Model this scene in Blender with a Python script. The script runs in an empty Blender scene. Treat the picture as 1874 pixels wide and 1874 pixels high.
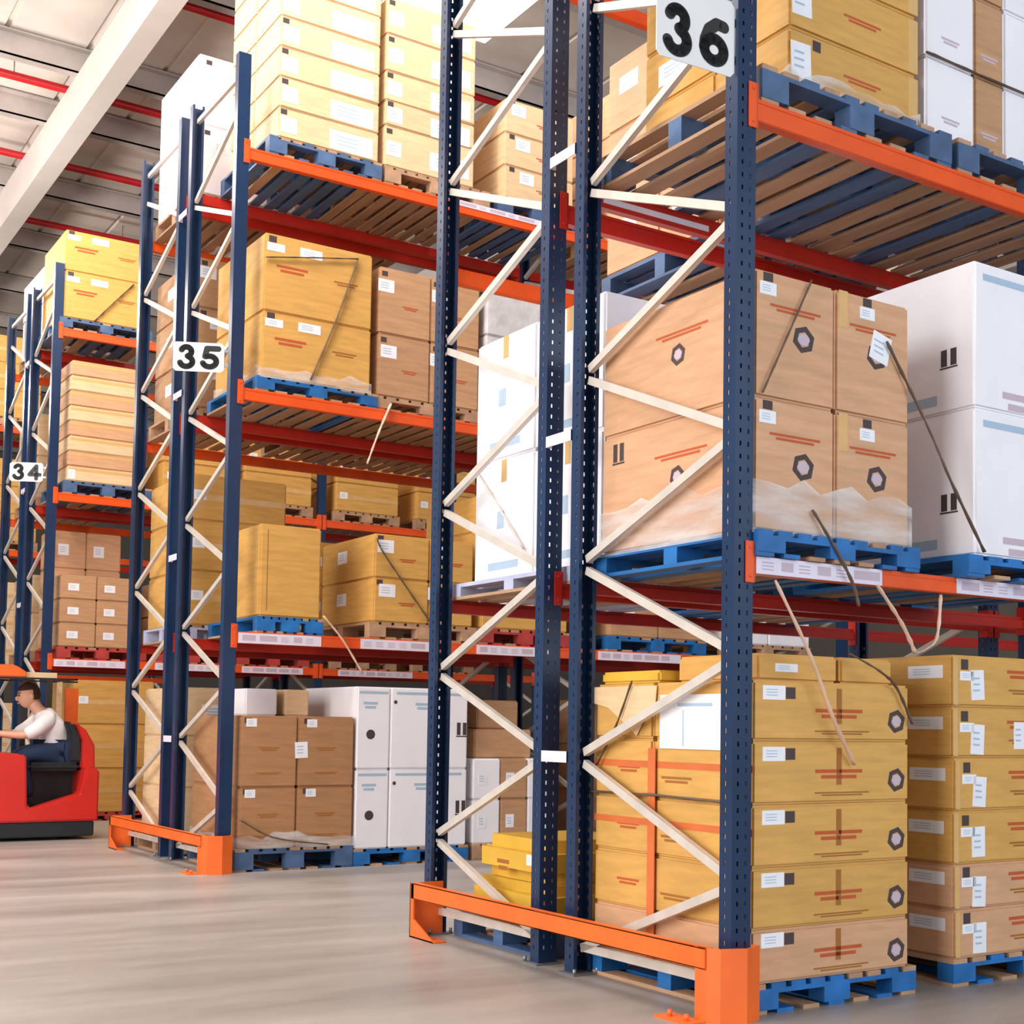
import bpy, bmesh, math, random
from mathutils import Vector, Matrix
random.seed(7)
S = bpy.context.scene
COL = S.collection
R = math.radians

# ------------------------------------------------------------------ camera
def make_camera():
    yaw, pitch, roll = R(55.5603), R(3.0123), R(0.7481)
    f, cx, cy, W = 2485.18, 1087.59, 1201.05, 1874.0
    fwd = Vector((math.cos(yaw)*math.cos(pitch), math.sin(yaw)*math.cos(pitch), math.sin(pitch)))
    right = Vector((math.sin(yaw), -math.cos(yaw), 0))
    up = right.cross(fwd)
    r2 = right*math.cos(roll) + up*math.sin(roll)
    u2 = -right*math.sin(roll) + up*math.cos(roll)
    m = Matrix((r2, u2, -fwd)).transposed().to_4x4()
    m.translation = Vector((-3.335, -3.9337, 1.0818))
    cam = bpy.data.cameras.new('camera')
    ob = bpy.data.objects.new('camera', cam)
    ob.matrix_world = m
    cam.sensor_width = 36.0
    cam.sensor_fit = 'HORIZONTAL'
    cam.lens = 36.0*f/W
    cam.shift_x = -(cx - W/2)/W
    cam.shift_y = (cy - W/2)/W
    cam.clip_start = 0.05
    cam.clip_end = 300
    COL.objects.link(ob)
    S.camera = ob
make_camera()

# ------------------------------------------------------------------ world, lights, exposure
w = bpy.data.worlds.new('daylight')
w.use_nodes = True
bgn = w.node_tree.nodes['Background']
bgn.inputs[0].default_value = (0.86, 0.93, 1.0, 1)
bgn.inputs[1].default_value = 0.75
S.world = w
S.view_settings.view_transform = 'Standard'
S.view_settings.look = 'None'
S.view_settings.exposure = -0.75
S.view_settings.gamma = 1.0

def area(name, loc, target, sx, sy, watts, rgb):
    l = bpy.data.lights.new(name, 'AREA')
    l.shape = 'RECTANGLE'
    l.size, l.size_y = sx, sy
    l.energy = watts
    l.color = rgb
    o = bpy.data.objects.new(name, l)
    o.location = loc
    d = Vector(target) - Vector(loc)
    o.rotation_euler = d.to_track_quat('-Z', 'Y').to_euler()
    COL.objects.link(o)
    return o
# large openings behind and beside the camera, roof lights over the aisles
area('dock_door_daylight', (-10.5, 1.0, 4.2), (0, 4.5, 2.6), 9, 7, 2300, (1.0, 0.97, 0.93))
area('side_door_daylight', (2.0, -9.5, 4.0), (2.0, 0, 2.2), 10, 6, 1150, (0.80, 0.90, 1.0))
def ceiling_fill(name, loc, watts, rgb, radius=0.35):  # unseen point lights added below the roof to brighten the ceiling
    l = bpy.data.lights.new(name, 'POINT')
    l.energy = watts
    l.color = rgb
    l.shadow_soft_size = radius
    o = bpy.data.objects.new(name, l)
    o.location = loc
    COL.objects.link(o)
area('roof_light_between_racks', (0.6, 3.9, 9.3), (0.6, 4.2, 0), 6, 1.6, 640, (1.0, 0.95, 0.88))
area('roof_light_second_aisle', (-1.0, 9.0, 9.3), (0.2, 9.9, 0), 4, 1.4, 450, (1.0, 0.90, 0.76))
ceiling_fill('ceiling_fill_first_aisle', (-2.2, 4.1, 7.2), 700, (1.0, 0.94, 0.88))
ceiling_fill('ceiling_fill_second_aisle', (-1.9, 9.7, 7.0), 620, (1.0, 0.93, 0.88))
ceiling_fill('ceiling_fill_third_aisle', (-1.6, 15.6, 7.0), 720, (1.0, 0.90, 0.82))
ceiling_fill('ceiling_fill_far_aisle', (-1.5, 22.5, 7.0), 900, (1.0, 0.88, 0.78))

# ------------------------------------------------------------------ materials
def lin(c):
    return tuple((x/255/12.92 if x/255 <= 0.04045 else ((x/255+0.055)/1.055)**2.4) for x in c)

def mat(name, rgb, rough=0.6, metal=0.0, var=0.06, scale=6.0, stretch=(1, 1, 1), rnd=0.0, bump=0.0, spec=0.5, tint=None):
    m = bpy.data.materials.new(name)
    m.use_nodes = True
    nt = m.node_tree
    b = nt.nodes['Principled BSDF']
    b.inputs['Roughness'].default_value = rough
    b.inputs['Metallic'].default_value = metal
    b.inputs['Specular IOR Level'].default_value = spec
    base = lin(rgb)
    if var <= 0:
        b.inputs['Base Color'].default_value = (*base, 1)
        return m
    tc = nt.nodes.new('ShaderNodeTexCoord')
    mp = nt.nodes.new('ShaderNodeMapping')
    mp.inputs['Scale'].default_value = stretch
    nz = nt.nodes.new('ShaderNodeTexNoise')
    nz.inputs['Scale'].default_value = scale
    nz.inputs['Detail'].default_value = 4
    nt.links.new(tc.outputs['Object'], mp.inputs['Vector'])
    nt.links.new(mp.outputs['Vector'], nz.inputs['Vector'])
    cr = nt.nodes.new('ShaderNodeValToRGB')
    t = lin(tint) if tint else tuple(min(1, x*(1+2*var)) for x in base)
    cr.color_ramp.elements[0].color = (*[x*(1-2*var) for x in base], 1)
    cr.color_ramp.elements[1].color = (*t, 1)
    cr.color_ramp.elements[0].position = 0.3
    cr.color_ramp.elements[1].position = 0.7
    nt.links.new(nz.outputs['Fac'], cr.inputs['Fac'])
    out = cr.outputs['Color']
    if rnd > 0:
        oi = nt.nodes.new('ShaderNodeObjectInfo')
        mr = nt.nodes.new('ShaderNodeMapRange')
        mr.inputs['To Min'].default_value = 1-rnd
        mr.inputs['To Max'].default_value = 1+rnd
        nt.links.new(oi.outputs['Random'], mr.inputs['Value'])
        hs = nt.nodes.new('ShaderNodeHueSaturation')
        nt.links.new(mr.outputs['Result'], hs.inputs['Value'])
        nt.links.new(out, hs.inputs['Color'])
        out = hs.outputs['Color']
    nt.links.new(out, b.inputs['Base Color'])
    if bump > 0:
        bp = nt.nodes.new('ShaderNodeBump')
        bp.inputs['Strength'].default_value = bump
        bp.inputs['Distance'].default_value = 0.02
        nt.links.new(nz.outputs['Fac'], bp.inputs['Height'])
        nt.links.new(bp.outputs['Normal'], b.inputs['Normal'])
    return m

M = {}
FIB = (1, 1, 7)
M['gold'] = mat('golden_cardboard', (208, 158, 82), 0.62, var=0.05, scale=5, stretch=FIB, rnd=0.05)
M['tan'] = mat('tan_cardboard', (206, 158, 120), 0.65, var=0.05, scale=5, stretch=FIB, rnd=0.04)
M['brown'] = mat('brown_cardboard', (186, 142, 104), 0.7, var=0.06, scale=5, stretch=FIB, rnd=0.05)
M['pale'] = mat('pale_cardboard', (224, 190, 148), 0.65, var=0.05, scale=5, stretch=FIB, rnd=0.04)
M['white'] = mat('white_carton_board', (240, 237, 243), 0.5, var=0.015, scale=4, rnd=0.02)
M['yellow'] = mat('yellow_wrapped_board', (222, 176, 62), 0.4, var=0.07, scale=3, rnd=0.03, bump=0.25)
M['greywrap'] = mat('grey_plastic_wrap', (205, 202, 205), 0.3, var=0.08, scale=6, bump=0.6)
M['red_ink'] = mat('red_ink', (188, 84, 40), 0.7, var=0)
M['dark_ink'] = mat('dark_ink', (70, 56, 58), 0.7, var=0)
M['violet_ink'] = mat('violet_ink', (196, 176, 190), 0.6, var=0)
M['brown_ink'] = mat('brown_ink', (160, 100, 36), 0.7, var=0)
M['grey_ink'] = mat('grey_ink', (168, 190, 212), 0.6, var=0)
M['paper'] = mat('white_paper', (236, 236, 242), 0.6, var=0.02, scale=10)
M['tape'] = mat('clear_packing_tape', (214, 172, 112), 0.22, var=0.03, scale=8)
M['orange_tape'] = mat('orange_tape', (214, 112, 60), 0.3, var=0.03, scale=8)
M['blue'] = mat('blue_upright_paint', (21, 47, 82), 0.28, var=0.08, scale=4, stretch=(1, 1, .4))
M['red_beam'] = mat('red_beam_tone', (186, 38, 24), 0.34, var=0.04, scale=5)  # redder, darker tone on rear beams and lowest rear-half beams
M['kraft'] = mat('dark_kraft_cardboard', (172, 124, 84), 0.7, var=0.05, scale=5, stretch=FIB, rnd=0.03)
M['orange'] = mat('orange_beam_paint', (228, 84, 24), 0.34, var=0.04, scale=5)
M['guard'] = mat('orange_guard_paint', (240, 106, 36), 0.4, var=0.05, scale=5)
M['brace'] = mat('galvanised_brace', (214, 204, 194), 0.42, metal=0.25, var=0.04, scale=9)
M['steel'] = mat('dull_steel', (150, 150, 155), 0.4, metal=0.7, var=0.06, scale=9)
M['pal_blue'] = mat('blue_pallet_paint', (28, 104, 172), 0.5, var=0.14, scale=7, stretch=(1, .3, 1), rnd=0.1)
M['pal_slate'] = mat('slate_pallet_paint', (70, 96, 134), 0.55, var=0.14, scale=7, stretch=(1, .3, 1), rnd=0.1)
M['pal_lilac'] = mat('pale_plastic_pallet', (186, 190, 218), 0.5, var=0.05, scale=5)
M['pal_wood'] = mat('pallet_wood', (176, 138, 108), 0.7, var=0.12, scale=7, stretch=(1, .2, 1), rnd=0.1)
M['pal_red'] = mat('red_pallet_paint', (176, 60, 56), 0.55, var=0.12, scale=7, rnd=0.08)
M['sign'] = mat('sign_plate', (226, 226, 226), 0.4, var=0.02, scale=3)
M['black'] = mat('black_paint', (22, 20, 22), 0.45, var=0.05, scale=5)
M['strip'] = mat('label_strip_card', (226, 218, 234), 0.4, var=0.02, scale=6)
M['strap'] = mat('dark_strap', (92, 74, 62), 0.5, var=0.05, scale=9)
M['pinkfilm'] = mat('twisted_film', (212, 178, 158), 0.25, var=0.05, scale=9)
M['cream'] = mat('rafter_paint', (232, 226, 220), 0.5, var=0.02, scale=2)
M['purlin'] = mat('purlin_steel', (196, 188, 184), 0.5, metal=0.2, var=0.05, scale=3)
M['pipe'] = mat('red_pipe_paint', (196, 24, 34), 0.4, var=0.04, scale=4)
M['truck'] = mat('truck_red_paint', (205, 40, 30), 0.35, var=0.04, scale=3)
M['truck_orange'] = mat('truck_orange_paint', (236, 104, 30), 0.4, var=0.04, scale=3)
M['rubber'] = mat('black_rubber', (26, 30, 34), 0.6, var=0.08, scale=6)
M['dark'] = mat('dark_grey_metal', (52, 48, 46), 0.5, var=0.06, scale=5)
M['skin'] = mat('skin', (222, 168, 140), 0.5, var=0.03, scale=8)
M['shirt'] = mat('white_shirt_cloth', (238, 232, 234), 0.8, var=0.03, scale=9, bump=0.2)
M['trousers'] = mat('navy_trouser_cloth', (22, 42, 72), 0.85, var=0.08, scale=9, bump=0.2)
M['hair'] = mat('dark_hair', (58, 40, 30), 0.6, var=0.1, scale=20)
M['wall'] = mat('wall_paint', (150, 142, 134), 0.7, var=0.03, scale=1)

def film_material():
    m = bpy.data.materials.new('clear_stretch_film')
    m.use_nodes = True
    nt = m.node_tree
    nt.nodes.remove(nt.nodes['Principled BSDF'])
    out = nt.nodes['Material Output']
    tr = nt.nodes.new('ShaderNodeBsdfTransparent')
    df = nt.nodes.new('ShaderNodeBsdfDiffuse')
    df.inputs[0].default_value = (0.92, 0.9, 0.9, 1)
    gl = nt.nodes.new('ShaderNodeBsdfGlossy')
    gl.inputs['Roughness'].default_value = 0.15
    tc = nt.nodes.new('ShaderNodeTexCoord')
    mp = nt.nodes.new('ShaderNodeMapping')
    mp.inputs['Scale'].default_value = (1, 1, 5)
    nz = nt.nodes.new('ShaderNodeTexNoise')
    nz.inputs['Scale'].default_value = 3
    nz.inputs['Detail'].default_value = 5
    mr = nt.nodes.new('ShaderNodeMapRange')
    mr.inputs['From Min'].default_value = 0.35
    mr.inputs['From Max'].default_value = 0.7
    mr.inputs['To Min'].default_value = 0.12
    mr.inputs['To Max'].default_value = 0.6
    m1 = nt.nodes.new('ShaderNodeMixShader')
    m2 = nt.nodes.new('ShaderNodeMixShader')
    m2.inputs[0].default_value = 0.06
    nt.links.new(tc.outputs['Object'], mp.inputs[0])
    nt.links.new(mp.outputs[0], nz.inputs['Vector'])
    nt.links.new(nz.outputs['Fac'], mr.inputs['Value'])
    nt.links.new(mr.outputs['Result'], m1.inputs[0])
    nt.links.new(tr.outputs[0], m1.inputs[1])
    nt.links.new(df.outputs[0], m1.inputs[2])
    nt.links.new(m1.outputs[0], m2.inputs[1])
    nt.links.new(gl.outputs[0], m2.inputs[2])
    nt.links.new(m2.outputs[0], out.inputs[0])
    return m
M['film'] = film_material()

def floor_material():
    m = bpy.data.materials.new('worn_concrete')
    m.use_nodes = True
    nt = m.node_tree
    b = nt.nodes['Principled BSDF']
    tc = nt.nodes.new('ShaderNodeTexCoord')
    mp = nt.nodes.new('ShaderNodeMapping')
    mp.inputs['Rotation'].default_value = (0, 0, R(30))
    mp.inputs['Scale'].default_value = (0.22, 1.0, 1)
    n1 = nt.nodes.new('ShaderNodeTexNoise')
    n1.inputs['Scale'].default_value = 1.6
    n1.inputs['Detail'].default_value = 6
    n1.inputs['Roughness'].default_value = 0.62
    cr = nt.nodes.new('ShaderNodeValToRGB')
    cr.color_ramp.elements[0].position = 0.3
    cr.color_ramp.elements[1].position = 0.68
    cr.color_ramp.elements[0].color = (*lin((126, 119, 114)), 1)
    cr.color_ramp.elements[1].color = (*lin((172, 163, 157)), 1)
    nt.links.new(tc.outputs['Object'], mp.inputs[0])
    nt.links.new(mp.outputs[0], n1.inputs['Vector'])
    nt.links.new(n1.outputs['Fac'], cr.inputs['Fac'])
    nt.links.new(cr.outputs['Color'], b.inputs['Base Color'])
    mr = nt.nodes.new('ShaderNodeMapRange')
    mr.inputs['To Min'].default_value = 0.28
    mr.inputs['To Max'].default_value = 0.5
    nt.links.new(n1.outputs['Fac'], mr.inputs['Value'])
    nt.links.new(mr.outputs['Result'], b.inputs['Roughness'])
    b.inputs['Specular IOR Level'].default_value = 0.45
    return m
M['floor'] = floor_material()

def roof_material():
    m = mat('roof_sheet', (232, 224, 216), 0.5, var=0.05, scale=1.2)
    return m
M['roof'] = roof_material()

# ------------------------------------------------------------------ mesh helpers
class MB:
    def __init__(s):
        s.v, s.f, s.m, s.smooth = [], [], [], []
    def quad(s, pts, mi=0):
        n = len(s.v)
        s.v += [tuple(p) for p in pts]
        s.f.append(tuple(range(n, n+len(pts))))
        s.m.append(mi); s.smooth.append(False)
    def box(s, x0, y0, z0, x1, y1, z1, mi=0):
        n = len(s.v)
        s.v += [(x0, y0, z0), (x1, y0, z0), (x1, y1, z0), (x0, y1, z0), (x0, y0, z1), (x1, y0, z1), (x1, y1, z1), (x0, y1, z1)]
        for q in ((0, 3, 2, 1), (4, 5, 6, 7), (0, 1, 5, 4), (1, 2, 6, 5), (2, 3, 7, 6), (3, 0, 4, 7)):
            s.f.append(tuple(n+i for i in q)); s.m.append(mi); s.smooth.append(False)
    def bar(s, p, q, wd, ht, side=(1, 0, 0), mi=0):
        p, q = Vector(p), Vector(q)
        d = (q-p).normalized()
        a = Vector(side); a = (a - d*a.dot(d)).normalized()
        b = d.cross(a)
        n = len(s.v)
        for c in (p, q):
            for i, j in ((-1, -1), (1, -1), (1, 1), (-1, 1)):
                s.v.append(tuple(c + a*(i*wd/2) + b*(j*ht/2)))
        for f in ((3, 2, 1, 0), (4, 5, 6, 7), (0, 1, 5, 4), (1, 2, 6, 5), (2, 3, 7, 6), (3, 0, 4, 7)):
            s.f.append(tuple(n+i for i in f)); s.m.append(mi); s.smooth.append(False)
    def tube(s, pts, r, k=8, mi=0, flat=1.0):
        pts = [Vector(p) for p in pts]
        n = len(s.v)
        for i, p in enumerate(pts):
            d = (pts[min(i+1, len(pts)-1)] - pts[max(i-1, 0)]).normalized()
            a = d.cross(Vector((0, 0, 1)))
            if a.length < 1e-3: a = Vector((1, 0, 0))
            a.normalize(); b = d.cross(a)
            rr = r[i] if isinstance(r, (list, tuple)) else r
            for j in range(k):
                t = 2*math.pi*j/k
                s.v.append(tuple(p + a*(rr*math.cos(t)) + b*(rr*flat*math.sin(t))))
        for i in range(len(pts)-1):
            for j in range(k):
                s.f.append((n+i*k+j, n+i*k+(j+1) % k, n+(i+1)*k+(j+1) % k, n+(i+1)*k+j)); s.m.append(mi); s.smooth.append(True)
        s.f.append(tuple(n+j for j in reversed(range(k)))); s.m.append(mi); s.smooth.append(False)
        e = n+(len(pts)-1)*k
        s.f.append(tuple(e+j for j in range(k))); s.m.append(mi); s.smooth.append(False)
    def prism(s, poly, lo, hi, axis='z', mi=0):
        n = len(s.v); k = len(poly)
        def put(a, b, c):
            return {'z': (a, b, c), 'y': (a, c, b), 'x': (c, a, b)}[axis]
        for c in (lo, hi):
            for a, b in poly: s.v.append(put(a, b, c))
        for i in range(k):
            j = (i+1) % k
            s.f.append((n+i, n+j, n+k+j, n+k+i)); s.m.append(mi); s.smooth.append(False)
        s.f.append(tuple(n+i for i in reversed(range(k)))); s.m.append(mi); s.smooth.append(False)
        s.f.append(tuple(n+k+i for i in range(k))); s.m.append(mi); s.smooth.append(False)
    def mesh(s, name, mats, bevel=0.0, fix=True):
        me = bpy.data.meshes.new(name)
        me.from_pydata(s.v, [], s.f)
        for mm in mats: me.materials.append(mm)
        me.polygons.foreach_set('material_index', s.m)
        me.polygons.foreach_set('use_smooth', s.smooth)
        if fix or bevel:
            bm = bmesh.new(); bm.from_mesh(me)
            if fix: bmesh.ops.recalc_face_normals(bm, faces=bm.faces)
            if bevel:
                es = [e for e in bm.edges if len(e.link_faces) == 2 and e.calc_face_angle(0) > 0.5]
                bmesh.ops.bevel(bm, geom=es, offset=bevel, segments=2, affect='EDGES', clamp_overlap=True)
            bm.to_mesh(me); bm.free()
        me.update()
        return me

def link(name, me, parent=None, loc=(0, 0, 0), rz=0.0):
    o = bpy.data.objects.new(name, me)
    o.location = loc
    o.rotation_euler = (0, 0, rz)
    COL.objects.link(o)
    if parent: o.parent = parent
    return o
def build(mb, name, mats, parent=None, loc=(0, 0, 0), rz=0.0, bevel=0.0):
    if not isinstance(mats, (list, tuple)): mats = [mats]
    return link(name, mb.mesh(name, mats, bevel), parent, loc, rz)
def tag(o, label=None, cat=None, group=None, kind=None):
    if label: o['label'] = label
    if cat: o['category'] = cat
    if group: o['group'] = group
    if kind: o['kind'] = kind
    return o
def thing(name, label, cat, loc=(0, 0, 0), rz=0.0, group=None):
    return tag(link(name, None, None, loc, rz), label, cat, group)
def copy_tree(o, loc, parent=None):
    c = o.copy(); COL.objects.link(c)
    c.parent = parent
    if loc is not None: c.location = loc
    for ch in list(o.children): copy_tree(ch, None, c)
    return c

# ------------------------------------------------------------------ setting
def setting():
    b = MB(); b.box(-16, -14, -0.1, 24, 48, 0)
    tag(build(b, 'floor', M['floor']), 'smooth grey beige concrete floor with faint streaks', 'floor', kind='structure')
    b = MB(); b.box(24, -14, 0, 24.2, 48, 10.2); tag(build(b, 'wall_end', M['wall']), kind='structure')
    b = MB(); b.box(-16, 48, 0, 24, 48.2, 10.2); tag(build(b, 'wall_far', M['wall']), kind='structure')
    # ribbed roof: one sheet with ribs along Y every half metre
    b = MB()
    z = 9.92
    x = -16.0
    while x < 24:
        b.quad([(x, -14, z), (x+0.92, -14, z), (x+0.92, 48, z), (x, 48, z)])
        b.quad([(x+0.92, -14, z), (x+0.94, -14, z+0.05), (x+0.94, 48, z+0.05), (x+0.92, 48, z)])
        b.quad([(x+0.94, -14, z+0.05), (x+0.98, -14, z+0.05), (x+0.98, 48, z+0.05), (x+0.94, 48, z+0.05)])
        b.quad([(x+0.98, -14, z+0.05), (x+1.0, -14, z), (x+1.0, 48, z), (x+0.98, 48, z+0.05)])
        x += 1.0
    b.box(-16, -14, z+0.08, 24, 48, z+0.16)
    tag(build(b, 'ceiling', M['roof']), 'pale ribbed metal roof sheets', 'ceiling', kind='structure')
    m = bpy.data.materials.new('skylight_sheet'); m.use_nodes = True
    e = m.node_tree.nodes['Principled BSDF']
    e.inputs['Base Color'].default_value = (0.9, 0.92, 0.95, 1)
    e.inputs['Emission Color'].default_value = (1.0, 0.99, 0.97, 1)
    e.inputs['Emission Strength'].default_value = 4.5
    b = MB(); b.box(3.6, 8.4, 9.905, 5.1, 11.05, 9.915)
    tag(build(b, 'ceiling_skylight', m), 'bright translucent roof sheet above rack 35', 'skylight', kind='structure')
    # rafters along the rack ends
    for xx in (-6.4, 0.85, 8.1, 15.3):
        b = MB()
        b.box(xx, -14, 9.0, xx+0.27, 48, 9.03); b.box(xx, -14, 9.03, xx+0.012, 48, 9.56)
        b.box(xx+0.258, -14, 9.03, xx+0.27, 48, 9.56); b.box(xx, -14, 9.56, xx+0.27, 48, 9.6)
        tag(build(b, 'ceiling_rafter', M['cream']), kind='structure')
    for y in (-8, -5.15, -2.3, 0.55, 3.4, 6.25, 9.1, 11.6, 14.35, 16.15, 19.0, 21.8, 24.6, 27.4, 30.2, 33, 36, 39, 42):
        b = MB()
        b.box(-16, y, 9.6, 24, y+0.02, 9.88); b.box(-16, y, 9.6, 24, y+0.16, 9.62); b.box(-16, y-0.1, 9.88, 24, y+0.16, 9.9)
        tag(build(b, 'ceiling_purlin', M['purlin']), kind='structure')
    for i, y in enumerate((11.95, 15.08, 17.75, 20.5)):
        b = MB(); b.tube([(-15.9, y, 9.66), (23.9, y, 9.66)], 0.055, 12)
        o = tag(build(b, 'sprinkler_pipe', M['pipe']), ('red roof pipe, first above rack 34 sign side, highest in view',
            'bright red roof pipe crossing above the pale rafter, second from top', 'red roof pipe ending behind the front post of rack 35, third down',
            'dull red roof pipe just above golden cartons on top of rack 34')[i], 'pipe', 'red pipes under the roof')
        for k in range(-5, 8):
            h = MB(); h.tube([(k*2.9+0.2, y, 9.71), (k*2.9+0.2, y, 9.915)], 0.008, 6)
            build(h, 'pipe_hanger', M['steel'], o)
setting()

# ------------------------------------------------------------------ racks
D, G, L36, Y35 = 1.131, 0.2161, 2.478, 5.6837
Y34, Y33 = 2*5.6837, 3*5.6837
LEV = (1.75, 3.549, 5.3546)
BAY = 3.1
PH = 6.05
def post_mesh(holes=119):
    b = MB(); t = 0.004; hw = 0.0475; dp = 0.068
    def plate(strips, cols, put):
        for a0, a1 in strips: put(a0, a1, 0, PH)
        for a0, a1 in cols:
            z = 0.0
            for k in range(holes):
                zh = 0.06 + k*0.05
                put(a0, a1, z, zh); z = zh+0.018
            put(a0, a1, z, PH)
    plate(((-hw, -0.024), (-0.015, 0.015), (0.024, hw)), ((-0.024, -0.015), (0.015, 0.024)),
          lambda a0, a1, z0, z1: b.box(a0, 0, z0, a1, t, z1))
    for sx in (-1, 1):
        def put(a0, a1, z0, z1, sx=sx):
            xs = sorted((sx*hw, sx*(hw-t)))
            b.box(xs[0], a0, z0, xs[1], a1, z1)
        plate(((t, 0.038), (0.046, dp)), ((0.038, 0.046),), put)
        xs = sorted((sx*hw, sx*(hw-0.018)))
        b.box(xs[0], dp, 0, xs[1], dp+t, PH)
    return b.mesh('upright_post', [M['blue']], 0, True)
POST, POST_PLAIN = post_mesh(), post_mesh(0)
def foot_mesh():
    b = MB(); b.box(-0.07, -0.02, 0, 0.07, 0.11, 0.008)
    for x in (-0.06, 0.06): b.tube([(x, 0.098, 0.008), (x, 0.098, 0.03)], 0.009, 6)
    return b.mesh('foot_plate', [M['steel']])
FOOT = foot_mesh()
def brace_meshes(y0, y1, flip):
    """zigzag nodes between the two posts of a frame; inner side starts at the floor"""
    out = []
    yo, yi = (y0+0.075, y1-0.075) if not flip else (y1-0.075, y0+0.075)
    inner = [0.09+0.858*k for k in range(8)]
    outer = [0.50+0.866*k for k in range(7)]
    seq = []
    for k in range(7):
        if inner[k] < 5.95 and outer[k] < 5.95: seq.append(((yi, inner[k]+0.025), (yo, outer[k]-0.025)))
        if inner[k+1] < 5.95: seq.append(((yo, outer[k]+0.025), (yi, inner[k+1]-0.025)))
    seq.append(((yo, 0.12), (yi, 0.12)))
    seq.append(((yo, 5.92), (yi, 5.92)))
    for (ya, za), (yb, zb) in seq:
        b = MB()
        p, q = Vector((0.0, ya, za)), Vector((0.0, yb, zb))
        d = (q-p).normalized(); n = Vector((1, 0, 0)).cross(d)
        b.bar(p - Vector((0.012, 0, 0)), q - Vector((0.012, 0, 0)), 0.004, 0.036)
        for s in (-1, 1):
            b.bar(p + n*(s*0.016), q + n*(s*0.016), 0.024, 0.004)
        out.append(b.mesh('diagonal_brace', [M['brace']]))
    return out
def beam_mesh(L, h, paint):
    b = MB()
    # stepped box section, face at y=0, running along +x
    b.box(0, 0, -h, L, 0.05, -0.02)
    b.box(0, 0, -0.02, L, 0.034, 0)
    return b.mesh('load_beam', [M[paint]], 0.003)
def conn_mesh(s, h, paint):
    b = MB()
    xs = sorted((0, s*0.008)); b.box(xs[0], -0.006, -h-0.035, xs[1], 0.06, 0.055)
    xs = sorted((0, -s*0.042)); b.box(xs[0], -0.008, -h-0.035, xs[1], -0.002, 0.055)
    for z in (-h-0.01, 0.03):
        b.tube([(-s*0.02, -0.008, z), (-s*0.02, -0.013, z)], 0.007, 6)
    return b.mesh('beam_connector', [M[paint]], 0.002)
def strip_mesh(L, h, seed):
    rnd = random.Random(seed)
    b = MB(); b.box(0, -0.0035, 0, L, 0, h)
    x = 0.03
    while x < L-0.12:
        k = rnd.random()
        if k < 0.5:
            wd = rnd.uniform(0.06, 0.16)
            b.box(x, -0.0042, h*0.25, x+wd, -0.0035, h*0.8, 1)
            x += wd+0.03
        else:
            for j in range(3): b.box(x, -0.0042, h*(0.25+0.2*j), x+0.06, -0.0035, h*(0.33+0.2*j), 1)
            x += 0.1
    return b.mesh('label_strip', [M['strip'], M['violet_ink']])

def rack(label, y0, y1, flip, bays, strips=(), heights=(0.07, 0.09, 0.09), spacers=False, mid_beam=None):
    """flip False: aisle face at y0 (towards -Y); True: aisle face at y1"""
    root = thing('pallet_rack', label, 'rack', (0, y0, 0))
    for k in range(bays+1):
        xc = 0.0475 + k*BAY
        for yy, rz in ((0, 0), (y1-y0, math.pi)):
            p = link('upright_post', POST if y0 < Y35 - 1 else POST_PLAIN, root, (xc, yy, 0.008), rz)
            link('foot_plate', FOOT, p, (0, 0, -0.008))
    bm_ = brace_meshes(0, y1-y0, flip)
    for k in range(bays+1):
        for me in bm_: link('diagonal_brace', me, root, (0.0475+k*BAY, 0, 0))
    for li, z in enumerate(LEV):
        h = heights[li]
        for k in range(bays):
            x0 = 0.095 + k*BAY
            for face, yy, rz in ((0, 0.0, 0), (1, y1-y0, math.pi)):
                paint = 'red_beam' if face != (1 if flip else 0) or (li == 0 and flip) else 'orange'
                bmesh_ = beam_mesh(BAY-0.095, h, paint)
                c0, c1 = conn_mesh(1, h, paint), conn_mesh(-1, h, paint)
                hx = x0 if face == 0 else x0+BAY-0.095
                o = link('load_beam', bmesh_, root, (hx, yy, z), rz)
                link('beam_connector', c0, o, (0, 0, 0))
                link('beam_connector', c1, o, (BAY-0.095, 0, 0))
                if face == (1 if flip else 0) or (mid_beam and face == mid_beam):
                    for (sl, sb, sx, sL, sh, sz) in strips:
                        if sl == li and sb == k and face == 0:
                            link('label_strip', strip_mesh(sL, sh, hash((sl, sx, sL)) % 99), o, (sx-x0, -0.0005, sz))
    if spacers:
        for z in (0.95, 2.4, 3.72, 5.2):
            b = MB(); b.box(-0.004, 0, z-0.025, 0.0, G, z+0.025); b.box(-0.004, 0, z-0.025, 0.03, 0.003, z+0.025); b.box(-0.004, G-0.003, z-0.025, 0.03, G, z+0.025)
            build(b, 'row_spacer', M['strip'], root, (0.0, y1-y0, 0))
    return root

# label strip: level, bay, x, length, height, z offset
S36 = ((0, 0, 0.108, 0.686, 0.066, -0.068), (0, 0, 1.253, 0.70, 0.066, -0.068), (0, 0, 2.3, 0.6, 0.066, -0.068))
S35 = ((0, 0, 0.11, 0.645, 0.075, -0.083), (0, 0, 1.078, 0.66, 0.075, -0.083), (0, 0, 2.1, 0.7, 0.075, -0.083), (2, 0, 1.84, 0.85, 0.045, -0.03),
       (0, 1, 3.3, 0.9, 0.075, -0.083), (0, 1, 4.6, 0.8, 0.075, -0.083))
S34 = ((0, 0, 0.12, 0.75, 0.075, -0.083), (0, 0, 1.2, 0.8, 0.075, -0.083), (0, 0, 2.2, 0.75, 0.075, -0.083), (0, 1, 3.4, 1.0, 0.075, -0.083))
RACKS = []
RACKS.append(rack('blue rack with orange beams carrying sign 36, half facing the wide aisle', 0, D, False, 2, S36, (0.07, 0.09, 0.09), True))
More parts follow.
